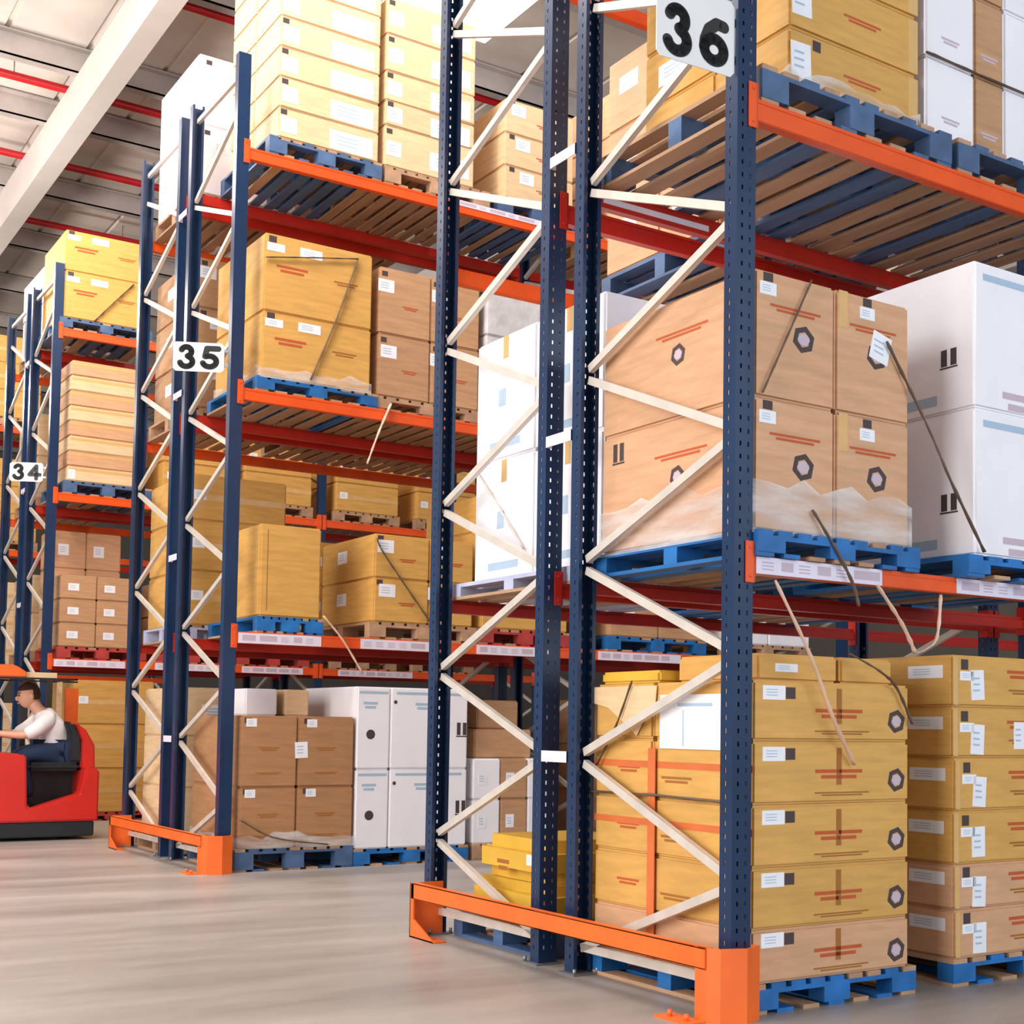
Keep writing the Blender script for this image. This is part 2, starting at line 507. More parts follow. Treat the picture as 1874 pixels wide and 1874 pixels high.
rack('blue rack half backing onto sign 36 rack, beside the yellow bundle', D+G, L36, True, 2)
rack('blue rack with orange beams carrying sign 35, half facing rack 36', Y35, Y35+D, False, 2, S35, (0.085, 0.09, 0.09), True)
rack('blue rack half behind sign 35, facing the red forklift', Y35+D+G, Y35+L36, True, 2)
rack('blue rack carrying sign 34, half facing the red forklift', Y34, Y34+D, False, 2, S34, (0.085, 0.09, 0.09), True)
rack('blue rack half behind sign 34 with white cartons on top', Y34+D+G, Y34+L36, True, 1)
rack('most distant blue rack glimpsed at the picture edge beyond sign 34', Y33, Y33+D, False, 1)

def rear_strip(rackobj, x, L, z, h, yy):
    beam = [c for c in rackobj.children if c.name.startswith('load_beam') and abs(c.location.z-LEV[1]) < 0.01 and c.location.y > 0.5 and c.location.x < 4][0]
    b = MB(); b.box(0, -0.002, 0, L, 0.0, h)
    o = build(b, 'label_strip', M['strip'], beam)
    beam_x = beam.location.x
    o.rotation_euler = (0, 0, math.pi)
    o.location = (beam_x - x, 0.0505, z)
rear_strip(RACKS[0], 0.12, 0.62, -0.07, 0.028, 0)

# ------------------------------------------------------------------ end guards
def guard(y0, y1, label):
    root = thing('rack_end_guard', label, 'guard', (0, y0, 0), 0, 'orange floor guards at the rack ends')
    L = y1-y0; h = 0.275
    b = MB()   # rail: channel with top lip
    b.box(-0.128, 0.0, 0.195, -0.12, L-0.1, h); b.box(-0.128, 0.0, h-0.007, -0.085, L-0.1, h); b.box(-0.128, 0.0, 0.195, -0.1, L-0.1, 0.202)
    build(b, 'guard_rail', M['guard'], root, bevel=0.002)
    b = MB()   # wrap round the aisle post: bent plate standing on the floor
    P = [(-0.128, 0.055), (-0.118, 0.0), (-0.092, -0.05), (0.005, -0.088), (0.088, -0.062), (0.09, -0.02)]
    for (a, c) in zip(P[:-1], P[1:]):
        d = (Vector(c)-Vector(a)); n = Vector((d.y, -d.x)).normalized()*-0.008
        q = [a, c, (c[0]+n.x, c[1]+n.y), (a[0]+n.x, a[1]+n.y)]
        b.prism(q, 0.0, h)
    build(b, 'corner_protector', M['guard'], root)
    b = MB(); b.box(-0.21, 0.0, 0, -0.12, 0.2, 0.007)
    for yy in (0.05, 0.15): b.tube([(-0.17, yy, 0.007), (-0.17, yy, 0.03)], 0.01, 6)
    build(b, 'floor_plate', M['guard'], root)
    b = MB()   # far leg with gusset foot
    b.box(-0.128, L-0.13, 0, -0.12, L-0.09, h); b.box(-0.128, L-0.098, 0, 0.06, L-0.09, h)
    b.prism([(L-0.13, 0.0), (L-0.13, 0.095), (L-0.36, 0.0)], -0.128, -0.12, 'x')
    b.box(-0.128, L-0.36, 0, -0.06, L-0.09, 0.007)
    build(b, 'end_leg', M['guard'], root)
guard(0, L36, 'orange floor guard across the end of rack 36')
guard(Y35, Y35+L36, 'orange floor guard across the end of rack 35')

# ------------------------------------------------------------------ hanging numbers
def sign(txt, right, left, z0, h, size, v0, label):
    r, l = Vector((right[0], right[1], 0)), Vector((left[0], left[1], 0))
    d = r-l; L = d.length; ang = math.atan2(d.y, d.x)
    root = thing('aisle_sign', label, 'sign', (l.x, l.y, z0), ang, 'numbered rack end signs')
    b = MB()
    k = 0.02
    poly = [(k, 0), (L-k, 0), (L, k), (L, h-k), (L-k, h), (k, h), (0, h-k), (0, k)]
    b.prism(poly, -0.004, 0.0, 'y')
    build(b, 'sign_plate', M['sign'], root)
    b = MB(); b.box(L-0.01, 0.0, h*0.2, L+0.03, 0.006, h*0.3); b.box(L-0.01, 0.0, h*0.7, L+0.03, 0.006, h*0.8)
    build(b, 'sign_bracket', M['steel'], root)
    def arc(cx, cy, r, a0, a1, n=14, e=1.0):
        return [(cx+r*e*math.cos(R(a0+(a1-a0)*k/n)), cy+r*math.sin(R(a0+(a1-a0)*k/n))) for k in range(n+1)]
    GL = {'3': [arc(0.46, 0.72, 0.20, 160, -75, 14, 1.15) + arc(0.46, 0.29, 0.22, 70, -165, 14, 1.3)],
          '5': [[(0.86, 0.89), (0.34, 0.89), (0.26, 0.54)] + arc(0.46, 0.33, 0.235, 110, -160, 14, 1.35)],
          '6': [[(0.80, 0.86), (0.58, 0.88), (0.34, 0.72), (0.22, 0.48), (0.2, 0.32)], arc(0.5, 0.33, 0.225, 0, 360, 20, 1.3)],
          '4': [[(0.66, 0.08), (0.66, 0.9), (0.18, 0.34), (0.9, 0.34)]]}
    for i, c in enumerate(txt):
        b = MB(); wd, lw = 0.43*L, size*0.125
        for line in GL[c]:
            pts = [(u*wd, v*size) for u, v in line]
            for p, q in zip(pts[:-1], pts[1:]):
                d = (Vector(q)-Vector(p)).normalized()*lw; n = Vector((-d.y, d.x))
                b.quad([(p[0]-n.x, -0.0052, p[1]-n.y), (q[0]-n.x, -0.0052, q[1]-n.y), (q[0]+n.x, -0.0052, q[1]+n.y), (p[0]+n.x, -0.0052, p[1]+n.y)])
            for p in pts: b.quad([(p[0]+lw*math.cos(k*math.pi/8), -0.0053, p[1]+lw*math.sin(k*math.pi/8)) for k in range(16)])
        build(b, 'numeral', M['black'], root, (L*(0.06+0.455*i), 0, v0))
sign('36', (-0.004, 0.02), (-0.364, 0.044), 3.604, 0.30, 0.19, 0.024, 'pale grey plate with black number 36 beside the tall blue post')
sign('35', (-0.040, 5.716), (-0.363, 5.879), 3.641, 0.215, 0.17, 0.022, 'white plate with black number 35 on the middle rack end')
sign('34', (-0.048, 11.40), (-0.355, 11.557), 3.646, 0.205, 0.165, 0.02, 'small white plate with black number 34 on the far rack end')

# ------------------------------------------------------------------ pallets
_pal = {}
def pallet(x0, y0, z, sx, sy, h, color, label, boards=7):
    key = (round(sx, 2), round(sy, 2), round(h, 3), color)
    if key not in _pal:
        t = 0.02
        mats = [M[color], M['pal_wood']]
        rnd = random.Random(len(_pal)+3)
        top = MB(); bot = MB()
        n = boards+2; wd = sx/n*0.74
        for i in range(n):
            xx = (sx-wd)*i/(n-1)
            top.box(xx, 0, h-t, xx+wd, sy, h, 1 if rnd.random() < 0.35 else 0)
        n = boards; wd = sx/n*0.66
        for i in range(n):
            xx = (sx-wd)*i/(n-1)
            bot.box(xx, 0.004, 0, xx+wd, sy-0.004, t*0.8, 1 if rnd.random() < 0.5 else 0)
        blocks = []
        for yy in (0, sy/2-0.045, sy-0.09):
            b = MB()
            for xx in (0, sx/2-0.07, sx-0.14): b.box(xx, yy, t*0.8, xx+0.14, yy+0.09, h-t*1.9)
            b.box(0, yy, h-t*1.9, sx, yy+0.09, h-t)
            blocks.append(b.mesh('stringer', mats))
        _pal[key] = (top.mesh('top_deck', mats), bot.mesh('bottom_deck', mats), blocks)
    top, bot, blocks = _pal[key]
    o = thing('pallet', label, 'pallet', (x0, y0, z), R(random.uniform(-.4, .4)), 'pallets under the goods')
    link('top_deck', top, o); link('bottom_deck', bot, o)
    for bl in blocks: link('stringer', bl, o)
    return o

# ------------------------------------------------------------------ cartons
INK = ['red_ink', 'dark_ink', 'violet_ink', 'brown_ink', 'grey_ink']
def carton(x0, y0, z0, x1, y1, z1, m, label, decals=(), group=None, rz=0.0, bevel=0.011, name='carton', cat='box'):
    g = 0.0025
    sx, sy, sz = x1-x0-2*g, y1-y0-2*g, z1-z0-0.0015
    b = MB()
    b.box(-sx/2, -sy/2, 0, sx/2, sy/2, sz)
    me = b.mesh(name, [M[m]]+[M[i] for i in INK], bevel)
    kids = []
    mk = MB()
    def P(face, u, v, off):
        if face == 'F': return (-sx/2+u, -sy/2-off, v)
        if face == 'E': return (-sx/2-off, sy/2-u, v)
        if face == 'B': return (sx/2-u, sy/2+off, v)
    def rect(mb, face, u, v, wd, ht, off, mi=0, skew=0.0):
        c, s_ = math.cos(skew), math.sin(skew)
        pts = [(-wd/2, -ht/2), (wd/2, -ht/2), (wd/2, ht/2), (-wd/2, ht/2)]
        mb.quad([P(face, u+a*c-b_*s_, v+a*s_+b_*c, off) for a, b_ in pts], mi)
    def slab(mb, face, u, v, wd, ht, th, skew=0.0, mi=0):
        c, s_ = math.cos(skew), math.sin(skew)
        pts = [(-wd/2, -ht/2), (wd/2, -ht/2), (wd/2, ht/2), (-wd/2, ht/2)]
        q = [(u+a*c-b_*s_, v+a*s_+b_*c) for a, b_ in pts]
        A = [P(face, a, b_, 0.0) for a, b_ in q]; B = [P(face, a, b_, th) for a, b_ in q]
        mb.quad(B, mi)
        for i in range(4):
            j = (i+1) % 4
            mb.quad([A[i], A[j], B[j], B[i]], mi)
    for d in decals:
        kind, face, fu, fv, wd, ht = d[:6]
        ex = d[6] if len(d) > 6 else 0.0
        fw = sx if face in 'FB' else sy
        u, v = fu*fw, fv*sz
        if kind == 'paper':
            pb = MB(); slab(pb, face, u, v, wd, ht, 0.0015, ex)
            for j in range(3): rect(pb, face, u-wd*0.1, v+ht*(0.22-0.2*j), wd*0.5, ht*0.06, 0.0019, 1, ex)
            kids.append(('paper_label', pb, [M['paper'], M['grey_ink']]))
        elif kind in ('tape', 'orange_tape'):
            pb = MB(); slab(pb, face, u, v, wd, ht, 0.0012, ex)
            kids.append(('packing_tape', pb, [M['tape' if kind == 'tape' else 'orange_tape']]))
        elif kind == 'ring':
            for k in range(6):
                a0, a1 = math.pi/3*k+0.3, math.pi/3*(k+1)+0.3
                o_, i_ = wd/2, wd/2*0.58
                mk.quad([P(face, u+o_*math.cos(a0), v+o_*math.sin(a0)*0.95, 0.0008), P(face, u+o_*math.cos(a1), v+o_*math.sin(a1)*0.95, 0.0008),
                         P(face, u+i_*math.cos(a1), v+i_*math.sin(a1)*0.95, 0.0008), P(face, u+i_*math.cos(a0), v+i_*math.sin(a0)*0.95, 0.0008)], 2)
            mk.quad([P(face, u+wd*0.28*math.cos(math.pi/3*k), v+wd*0.22*math.sin(math.pi/3*k), 0.001) for k in range(6)], 3)
        elif kind == 'dot':
            mk.quad([P(face, u+wd/2*math.cos(math.pi/8*k), v+wd/2*math.sin(math.pi/8*k), 0.0008) for k in range(16)], 2)
        elif kind == 'arrows':
            for j in (-1, 1): rect(mk, face, u+j*wd*0.27, v, wd*0.34, ht, 0.0008, 2)
            rect(mk, face, u, v-ht*0.6, wd, ht*0.1, 0.0008, 2)
        elif kind == 'text':
            n = 2
            for j in range(n): rect(mk, face, u, v-j*ht*1.6, wd*(1-0.25*j), ht, 0.0008, int(ex) or 1)
        elif kind == 'block':
            rect(mk, face, u, v, wd, ht, 0.0008, int(ex) or 2)
    ob = link(name, me, None, ((x0+x1)/2, (y0+y1)/2, z0), rz)
    if mk.f:
        bm = bmesh.new(); bm.from_mesh(me)
        tmp = mk.mesh('tmp', [M[m]]+[M[i] for i in INK], 0, False)
        bm.from_mesh(tmp); bm.to_mesh(me); bm.free(); bpy.data.meshes.remove(tmp)
    for nm, pb, mats in kids: build(pb, nm, mats, ob)
    tag(ob, label, cat, group)
    return ob

ORD = {0: 'bottom', 1: 'second', 2: 'third', 3: 'fourth', 4: 'fifth', 5: 'sixth', 6: 'seventh', 7: 'eighth', 8: 'ninth', 9: 'tenth'}
def stack(look, where, x0, x1, y0, y1, z0, hs, nx, ny, m, style=None, xs=None, ys=None, jitter=0.25, name='carton', cat='box'):
    """one carton object per box of a palletised stack; where = words that single out the stack"""
    xs = xs or [x0+(x1-x0)*i/nx for i in range(nx+1)]
    ys = ys or [y0+(y1-y0)*i/ny for i in range(ny+1)]
    nx, ny = len(xs)-1, len(ys)-1
    z = z0
    for k, h in enumerate(hs):
        for i in range(nx):
            for j in range(ny):
                pos = '' if len(hs) == 1 else ('top layer' if k == len(hs)-1 else ORD[k]+' layer')
                if nx > 1: pos += ' '+(('end', 'inner') if nx == 2 else ('end', 'middle', 'inner'))[i]
                if ny > 1: pos += ' '+(('front', 'rear') if ny == 2 else ('front', 'middle', 'rear'))[j]
                pos = pos.strip()
                dec = style(k, i, j, xs[i+1]-xs[i], ys[j+1]-ys[j], h, nx, ny) if style else ()
                mm = m(k, i, j) if callable(m) else m
                carton(xs[i], ys[j], z, xs[i+1], ys[j+1], z+h, mm, f'{look}, {pos}, {where}' if pos else f'{look}, {where}', dec,
                       where, R(random.uniform(-jitter, jitter)), name=name, cat=cat)
        z += h

def film(x0, y0, z0, x1, y1, z1, label, off=0.006):
    b = MB()
    a0, b0, a1, b1 = x0-off, y0-off, x1+off, y1+off
    n = 10
    ring = []
    for (p, q) in (((a0, b0), (a1, b0)), ((a1, b0), (a1, b1)), ((a1, b1), (a0, b1)), ((a0, b1), (a0, b0))):
        for i in range(n): ring.append((p[0]+(q[0]-p[0])*i/n, p[1]+(q[1]-p[1])*i/n))
    rnd = random.Random(int(x0*100+y0*10))
    ztop = [z1 + rnd.uniform(-0.03, 0.03) for _ in ring]
    for i in range(len(ring)):
        j = (i+1) % len(ring)
        b.quad([(*ring[i], z0), (*ring[j], z0), (*ring[j], ztop[j]), (*ring[i], ztop[i])])
    me = b.mesh('stretch_film', [M['film']])
    tag(link('stretch_film', me), label, 'plastic film', 'clear film wrapped round pallet loads')

def strand(pts, r, m, label, name='film_strand', cat='strap', flat=0.5):
    P = [Vector(p) for p in pts]
    Q = []
    for i in range(len(P)-1):
        p0, p1, p2, p3 = P[max(i-1, 0)], P[i], P[i+1], P[min(i+2, len(P)-1)]
        for k in range(6):
            t = k/6
            Q.append(0.5*((2*p1) + (p2-p0)*t + (2*p0-5*p1+4*p2-p3)*t*t + (3*p1-p0-3*p2+p3)*t**3))
    Q.append(P[-1])
    b = MB(); rr = [0.75*r*(0.75+0.5*math.sin(i*1.9)**2) for i in range(len(Q))]
    b.tube(Q, rr, 7, 0, flat)
    tag(build(b, name, M[m]), label, cat, 'loose straps and film tails on the loads')

# ---- carton print styles -------------------------------------------------------
def st_cross(k, i, j, sx, sy, h, nx, ny):
    d = []
    if j == 0:
        d += [('paper', 'F', 0.125, 0.80, 0.115, 0.055), ('block', 'F', 0.225, 0.80, 0.05, 0.045, 2), ('text', 'F', 0.53, 0.52, 0.26, 0.014, 1),
              ('block', 'F', 0.53, 0.60, 0.028, h*0.6, 4), ('ring', 'F', 0.91, 0.36, 0.105, 0.1), ('text', 'F', 0.55, 0.17, 0.3, 0.006, 4)]
        d += [('text', 'E', 0.25, 0.35, 0.2, 0.01, 4)]
    else:
        d += [('text', 'E', 0.6, 0.5, 0.16, 0.01, 1)]
    if k in (2, 3): d += [('orange_tape', 'E', 0.5, 0.56, sy, 0.028)]
    return d
def st_paper(k, i, j, sx, sy, h, nx, ny):
    if j: return [('text', 'E', 0.5, 0.4, 0.2, 0.01, 1)]
    r = random.random()
    return [('block', 'F', 0.075, 0.82, 0.045, 0.045, 2), ('paper', 'F', 0.155, 0.40+0.1*(r-.5), 0.085, 0.13, 0.16*(r-.5)), ('paper', 'F', 0.09, 0.6, 0.09, 0.04), ('tape', 'F', 0.02, 0.5, 0.03, h*0.92), ('paper', 'E', 0.72, 0.68, 0.2, 0.055),
            ('text', 'F', 0.42, 0.72, 0.16, 0.014, 1), ('text', 'F', 0.45, 0.35, 0.2, 0.008, 4)] + ([('paper', 'F', 0.42, 0.45, 0.07, 0.12)] if k == 4 else [])
def st_ring(k, i, j, sx, sy, h, nx, ny):
    d = [('ring', 'F', 0.6 if i == 0 else 0.55, 0.52, 0.12, 0.1), ('text', 'F', 0.5, 0.74, sx*0.62, 0.01, 1), ('block', 'F', 0.16 if i == 0 else 0.42, 0.95, 0.05, 0.035, 2),
         ('paper', 'F', 0.16 if i == 0 else 0.42, 0.86, 0.085, 0.05)]
    if i == 0: d += [('ring', 'E', 0.53, 0.53, 0.1, 0.1), ('text', 'E', 0.55, 0.72, 0.35, 0.01, 1)]
    if i == 0 and k == 0: d += [('arrows', 'E', 0.12, 0.85, 0.09, 0.08)]
    if k == 1 and i == 1: d += [('paper', 'F', 0.6, 0.6, 0.11, 0.12, -0.25)]
    if i == 1: d += [('tape', 'F', 0.1, 0.85, 0.05, h*0.3)]
    return d
def st_fridge(k, i, j, sx, sy, h, nx, ny):
    return [('arrows', 'E', 0.86, 0.38, 0.1, 0.075), ('block', 'E', 0.3, 0.88, 0.2, 0.05, 5), ('block', 'E', 0.62, 0.1, 0.36, 0.045, 5),
            ('block', 'F', 0.35, 0.9, sx*0.5, 0.03, 5), ('text', 'F', 0.6, 0.12, 0.3, 0.03, 3), ('tape', 'F', 0.995, 0.5, 0.004, h*0.9)]
def st_gold(k, i, j, sx, sy, h, nx, ny):
    if j: return [('paper', 'E', 0.5, 0.5, 0.3, 0.1)] if k % 2 else []
    return [('paper', 'F', 0.085, 0.52, 0.11, 0.15, 0.04), ('block', 'F', 0.2, 0.84, 0.045, 0.045, 2), ('text', 'F', 0.55, 0.55, 0.22, 0.01, 1), ('tape', 'F', 0.96, 0.5, 0.06, h*0.9)]
def st_white_top(k, i, j, sx, sy, h, nx, ny):
    return [('text', 'F', 0.5, 0.3, 0.12, 0.01, 3)]
def st_c1(k, i, j, sx, sy, h, nx, ny):
    return [('block', 'E', 0.45, 0.5, 0.07, 0.09, 5), ('block', 'E', 0.5, 0.12, 0.3, 0.04, 5), ('tape', 'E', 0.5, 0.9, 0.05, h*0.18)]
def st_tan(k, i, j, sx, sy, h, nx, ny):
    return [('block', 'F', 0.12 if i == 0 else 0.16, 0.93, 0.055, 0.04, 2), ('paper', 'F', 0.18 if i == 0 else 0.24, 0.9, 0.08, 0.06), ('text', 'F', 0.5, 0.55, 0.16, 0.01, 4),
            ('text', 'F', 0.5, 0.2, 0.2, 0.006, 4)] + ([('paper', 'F', 0.06, 0.52, 0.1, 0.12, 0.05)] if k == 1 and i == 1 else [])
def st_dot(k, i, j, sx, sy, h, nx, ny):
    return [('dot', 'F', 0.42 if i == 0 else 0.06, 0.42 + (0.0 if i == 0 else .4), 0.075 if i == 0 else 0.03, 0.07), ('text', 'F', 0.4, 0.8, 0.12, 0.02, 5), ('block', 'F', 0.5, 0.93, sx*0.85, 0.02, 5)] + ([('arrows', 'F', 0.92, 0.5, 0.1, 0.1)] if i else [])
def st_label(k, i, j, sx, sy, h, nx, ny):
    r = random.random()
    return [('paper', 'F', 0.12+0.2*r, 0.72, min(0.14, sx*.3), min(0.1, h*0.4)), ('text', 'F', 0.6, 0.45, sx*0.3, 0.01, 1), ('paper', 'E', 0.4, 0.6, 0.18, min(.1, h*.4)), ('block', 'F', 0.1, 0.9, 0.05, 0.04, 2)]
def st_d2(k, i, j, sx, sy, h, nx, ny):
    return [('block', 'F', 0.07, 0.93, 0.06, 0.05, 2), ('paper', 'F', 0.1, 0.83, 0.14, 0.06), ('paper', 'F', 0.42, 0.84, 0.18, 0.07), ('text', 'F', 0.25, 0.6, 0.25, 0.02, 1), ('text', 'F', 0.75, 0.55, 0.2, 0.012, 4)]
def st_seam(k, i, j, sx, sy, h, nx, ny):
    return [('tape', 'F', 0.5, 0.5, sx*0.98, 0.05), ('paper', 'F', 0.12, 0.55, 0.1, 0.08)]
def st_slim(k, i, j, sx, sy, h, nx, ny):
    return [('tape', 'F', 0.5, 0.78, sx*0.97, 0.03)] + ([('paper', 'F', 0.06, 0.45, 0.07, 0.1)] if k == 0 else [])  # wide tape strip paints in the pale highlight line on each slim carton
def st_top(k, i, j, sx, sy, h, nx, ny):
    if j: return []
    return [('paper', 'F', 0.1, 0.45, 0.13, 0.12), ('block', 'F', 0.05, 0.86, 0.05, 0.04, 2), ('paper', 'F', 0.72, 0.4, 0.36, 0.15)]
def st_small(k, i, j, sx, sy, h, nx, ny):
    return [('paper', 'F', 0.35, 0.5, sx*.3, h*.3)]

# ================================================================== rack 36, half facing the wide aisle
pallet(0.10, 0.0, 0.0, 0.90, 1.08, 0.115, 'pal_blue', 'bright blue pallet on the floor at the end of rack 36')
stack('golden carton with dark ring', 'floor end pallet of rack 36', 0.1, 0.965, 0, 1.06, 0.115, [0.205, 0.235, 0.24, 0.245, 0.235], 1, 2,
      lambda k, i, j: 'gold' if k else 'tan', st_cross, ys=[0, 0.633, 1.06])
carton(0.2, 0.09, 1.276, 0.64, 0.6, 1.386, 'gold', 'flat golden carton lying on the floor stack of rack 36, end side', st_small(0, 0, 0, .4, .5, .11, 1, 1), 'flat cartons on the rack 36 floor stack')
carton(0.65, 0.09, 1.276, 0.96, 0.6, 1.386, 'gold', 'short golden carton lying on the floor stack of rack 36, inner side', (), 'flat cartons on the rack 36 floor stack')
carton(0.12, 0.62, 1.276, 0.9, 1.05, 1.33, 'yellow', 'thin yellow carton lying at the rear top of the rack 36 floor stack', (), 'flat cartons on the rack 36 floor stack')
def sheet(name, x, y0, y1, z0, z1, m, label, cat, lines=True):
    b = MB(); b.box(-0.003, 0, 0, 0, y1-y0, z1-z0)
    o = build(b, name, [M[m], M['grey_ink']], None, (x, y0, z0))
    if lines:
        b = MB(); b.box(-0.0036, (y1-y0)*.15, (z1-z0)*.78, -0.003, (y1-y0)*.7, (z1-z0)*.84); b.box(-0.0036, (y1-y0)*.6, (z1-z0)*.05, -0.003, (y1-y0)*.62, (z1-z0)*.72)
        build(b, 'printed_lines', M['grey_ink'], o)
    tag(o, label, cat)
sheet('document_sheet', 0.098, 0.178, 0.58, 1.0, 1.222, 'paper', 'large white paper sheet on the end of the rack 36 floor stack', 'paper')
b = MB()
zz = [1.262, 1.258]
pts = [(1.06, 1.262), (0.6, 1.262), (0.61, 1.17), (0.68, 1.13), (0.74, 1.05), (0.86, 1.12), (0.95, 1.17), (1.06, 1.19)]
b.prism(pts, -0.004, 0.0, 'x')
tag(build(b, 'kraft_paper', M['pale'], None, (0.096, 0, 0)), 'torn pale kraft paper over the rear end of rack 36 floor stack', 'paper')
b = MB(); b.box(0.088, 0.60, 0.12, 0.092, 0.65, 1.0)
tag(build(b, 'orange_tape', M['orange_tape']), 'orange upright tape on the end of the rack 36 floor stack', 'tape')
strand([(0.085, 1.07, 0.8), (0.085, 0.63, 0.806), (0.085, 0.1, 0.797)], 0.014, 'strap', 'dark strap round the middle of the rack 36 floor stack end')
strand([(0.08, 0.759, 1.285), (0.08, 0.876, 1.087), (0.08, 1.018, 0.918)], 0.008, 'strap', 'thin dark cord hanging over torn kraft paper')

pallet(1.234, 0.0, 0.0, 1.05, 1.08, 0.117, 'pal_blue', 'bright blue pallet on the floor under the carton stack with paper slips')
stack('golden carton with paper slips', 'second floor pallet of rack 36', 1.234, 2.28, 0, 1.06, 0.117, [0.208, 0.192, 0.229, 0.227, 0.22, 0.225], 1, 2,
      lambda k, i, j: 'tan' if k < 2 else 'gold', st_paper, ys=[0, 0.55, 1.06], jitter=0.7)

pallet(0.096, -0.03, LEV[0], 0.90, 1.1, 0.102, 'pal_blue', 'blue pallet on the lower beam under tan ring cartons')
stack('tan carton with ring logo', 'lower shelf end pallet of rack 36', 0.096, 0.963, 0, 1.03, 1.852, [0.521, 0.505], 2, 1, 'tan', st_ring, jitter=0.15)
film(0.096, 0, 1.84, 0.963, 1.03, 2.05, 'clear film round the foot of the tan ring cartons')
pallet(1.24, -0.08, LEV[0], 1.12, 1.1, 0.095, 'pal_blue', 'blue pallet on the lower beam under tall white cartons')
stack('tall white carton', 'lower shelf second pallet of rack 36', 1.28, 2.34, -0.08, 0.95, 1.845, [0.643, 0.645], 2, 1, 'white', st_fridge, xs=[1.28, 1.84, 2.34], jitter=0.1)

pallet(0.127, 0.0, LEV[1], 1.1, 1.12, 0.15, 'pal_slate', 'blue and brown pallet on the upper beam under golden cartons', 8)
stack('golden carton with white slip', 'upper shelf end pallet of rack 36', 0.36, 1.125, 0.1, 1.1, 3.70, [0.265]*4, 1, 2, 'gold', st_gold, ys=[0.1, 0.58, 1.1])
film(0.36, 0.1, 3.69, 1.125, 1.1, 3.79, 'clear film round the foot of golden cartons on the upper beam')
pallet(1.27, 0.0, LEV[1], 1.15, 1.12, 0.15, 'pal_slate', 'blue pallet on the upper beam under pale white cartons', 8)
stack('white panelled carton', 'upper shelf second pallet of rack 36', 1.17, 2.3, 0.1, 1.1, 3.72, [0.365, 0.37, 0.37], 3, 1,
      lambda k, i, j: 'brown' if i == 1 else 'white', st_white_top, xs=[1.17, 1.5, 1.705, 2.3])

strand([(1.16, 0.085, 4.087), (1.6, 0.09, 4.087), (2.28, 0.085, 4.09)], 0.012, 'strap', 'dark strap round the white panelled cartons on the upper beam')
# ================================================================== rack 36, rear half
pallet(0.1, 1.43, 0.0, 1.0, 0.9, 0.12, 'pal_slate', 'dark pallet on the floor under the yellow bundle')
carton(0.11, 1.46, 0.12, 0.8, 2.2, 0.33, 'yellow', 'yellow wrapped bundle under the folded one, floor behind rack 36 middle posts', (), 'yellow bundles', 0.01, 0.05, 'wrapped_bundle', 'bundle')
carton(0.12, 1.48, 0.33, 0.78, 2.16, 0.54, 'yellow', 'crumpled yellow bundle lying on top of another on the floor', (('paper', 'E', .8, .55, .05, .05), ('text', 'E', .42, .42, .12, .02, 4)), 'yellow bundles', -0.03, 0.06, 'wrapped_bundle', 'bundle')
pallet(0.13, 1.30, LEV[0], 1.12, 1.16, 0.085, 'pal_lilac', 'pale lilac pallet under the white stack in rear half of rack 36')
stack('tall plain white carton', 'lower shelf, rear half of rack 36', 0.2, 1.25, 1.17, 2.37, 1.835, [0.63, 0.65], 1, 2, 'white', st_c1, ys=[1.17, 1.77, 2.37], jitter=0.15)
strand([(0.185, 2.338, 2.438), (0.185, 2.085, 2.207), (0.185, 1.835, 1.969)], 0.011, 'brace', 'grey film strand slanting over the tall plain white cartons')
pallet(1.08, 1.36, LEV[1], 1.1, 1.12, 0.14, 'pal_slate', 'dark pallet on the upper beam, rear half of rack 36')
stack('tan carton', 'upper shelf, rear half of rack 36', 1.08, 2.1, 1.42, 2.44, 3.689, [0.42, 0.42, 0.42], 1, 2, 'tan', st_label)
pallet(1.5, 1.36, LEV[0], 1.1, 1.1, 0.115, 'pal_blue', 'blue pallet behind the white cartons, rear half of rack 36')
stack('brown carton', 'second lower pallet, rear half of rack 36', 1.55, 2.55, 1.4, 2.4, 1.865, [0.35, 0.35, 0.35], 1, 1, 'brown', st_label)

# ================================================================== rack 35, half facing rack 36
y = Y35
pallet(0.13, y, 0.0, 0.92, 1.1, 0.165, 'pal_slate', 'slate blue pallet on the floor at the end of rack 35')
stack('brown carton', 'floor end pallet of rack 35', 0.15, 1.047, y, y+1.08, 0.168, [0.446, 0.527], 2, 1, 'kraft', st_tan, xs=[0.15, 0.59, 1.047], jitter=0.1)
film(0.15, y, 0.165, 1.047, y+1.08, 0.26, 'clear film round the foot of brown cartons on the floor of rack 35')
carton(0.34, y+0.45, 1.142, 0.6, y+0.9, 1.35, 'white', 'white carton lying on brown cartons at the floor of rack 35, end side', (), 'cartons on top of the rack 35 floor stack')
carton(0.66, y+0.45, 1.142, 0.86, y+0.9, 1.35, 'pale', 'pale carton lying on brown cartons at the floor of rack 35, inner side', (), 'cartons on top of the rack 35 floor stack')
pallet(1.056, y, 0.0, 1.0, 1.1, 0.13, 'pal_blue', 'blue pallet on the floor of rack 35 under white appliance cartons')
stack('white appliance carton', 'second floor pallet of rack 35', 1.06, 2.035, y, y+1.05, 0.13, [0.612, 0.635], 2, 1, 'white', st_dot, xs=[1.06, 1.345, 2.035], jitter=0.1)
pallet(2.1, y, 0.0, 0.85, 1.0, 0.13, 'pal_wood', 'wooden pallet on the floor of rack 35 behind the yellow bundle')
stack('small mixed carton', 'third floor pallet of rack 35', 2.1, 2.9, y+0.02, y+0.9, 0.13, [0.36, 0.33], 3, 1, lambda k, i, j: ('white', 'brown', 'white')[i], st_small, xs=[2.1, 2.36, 2.62, 2.9])
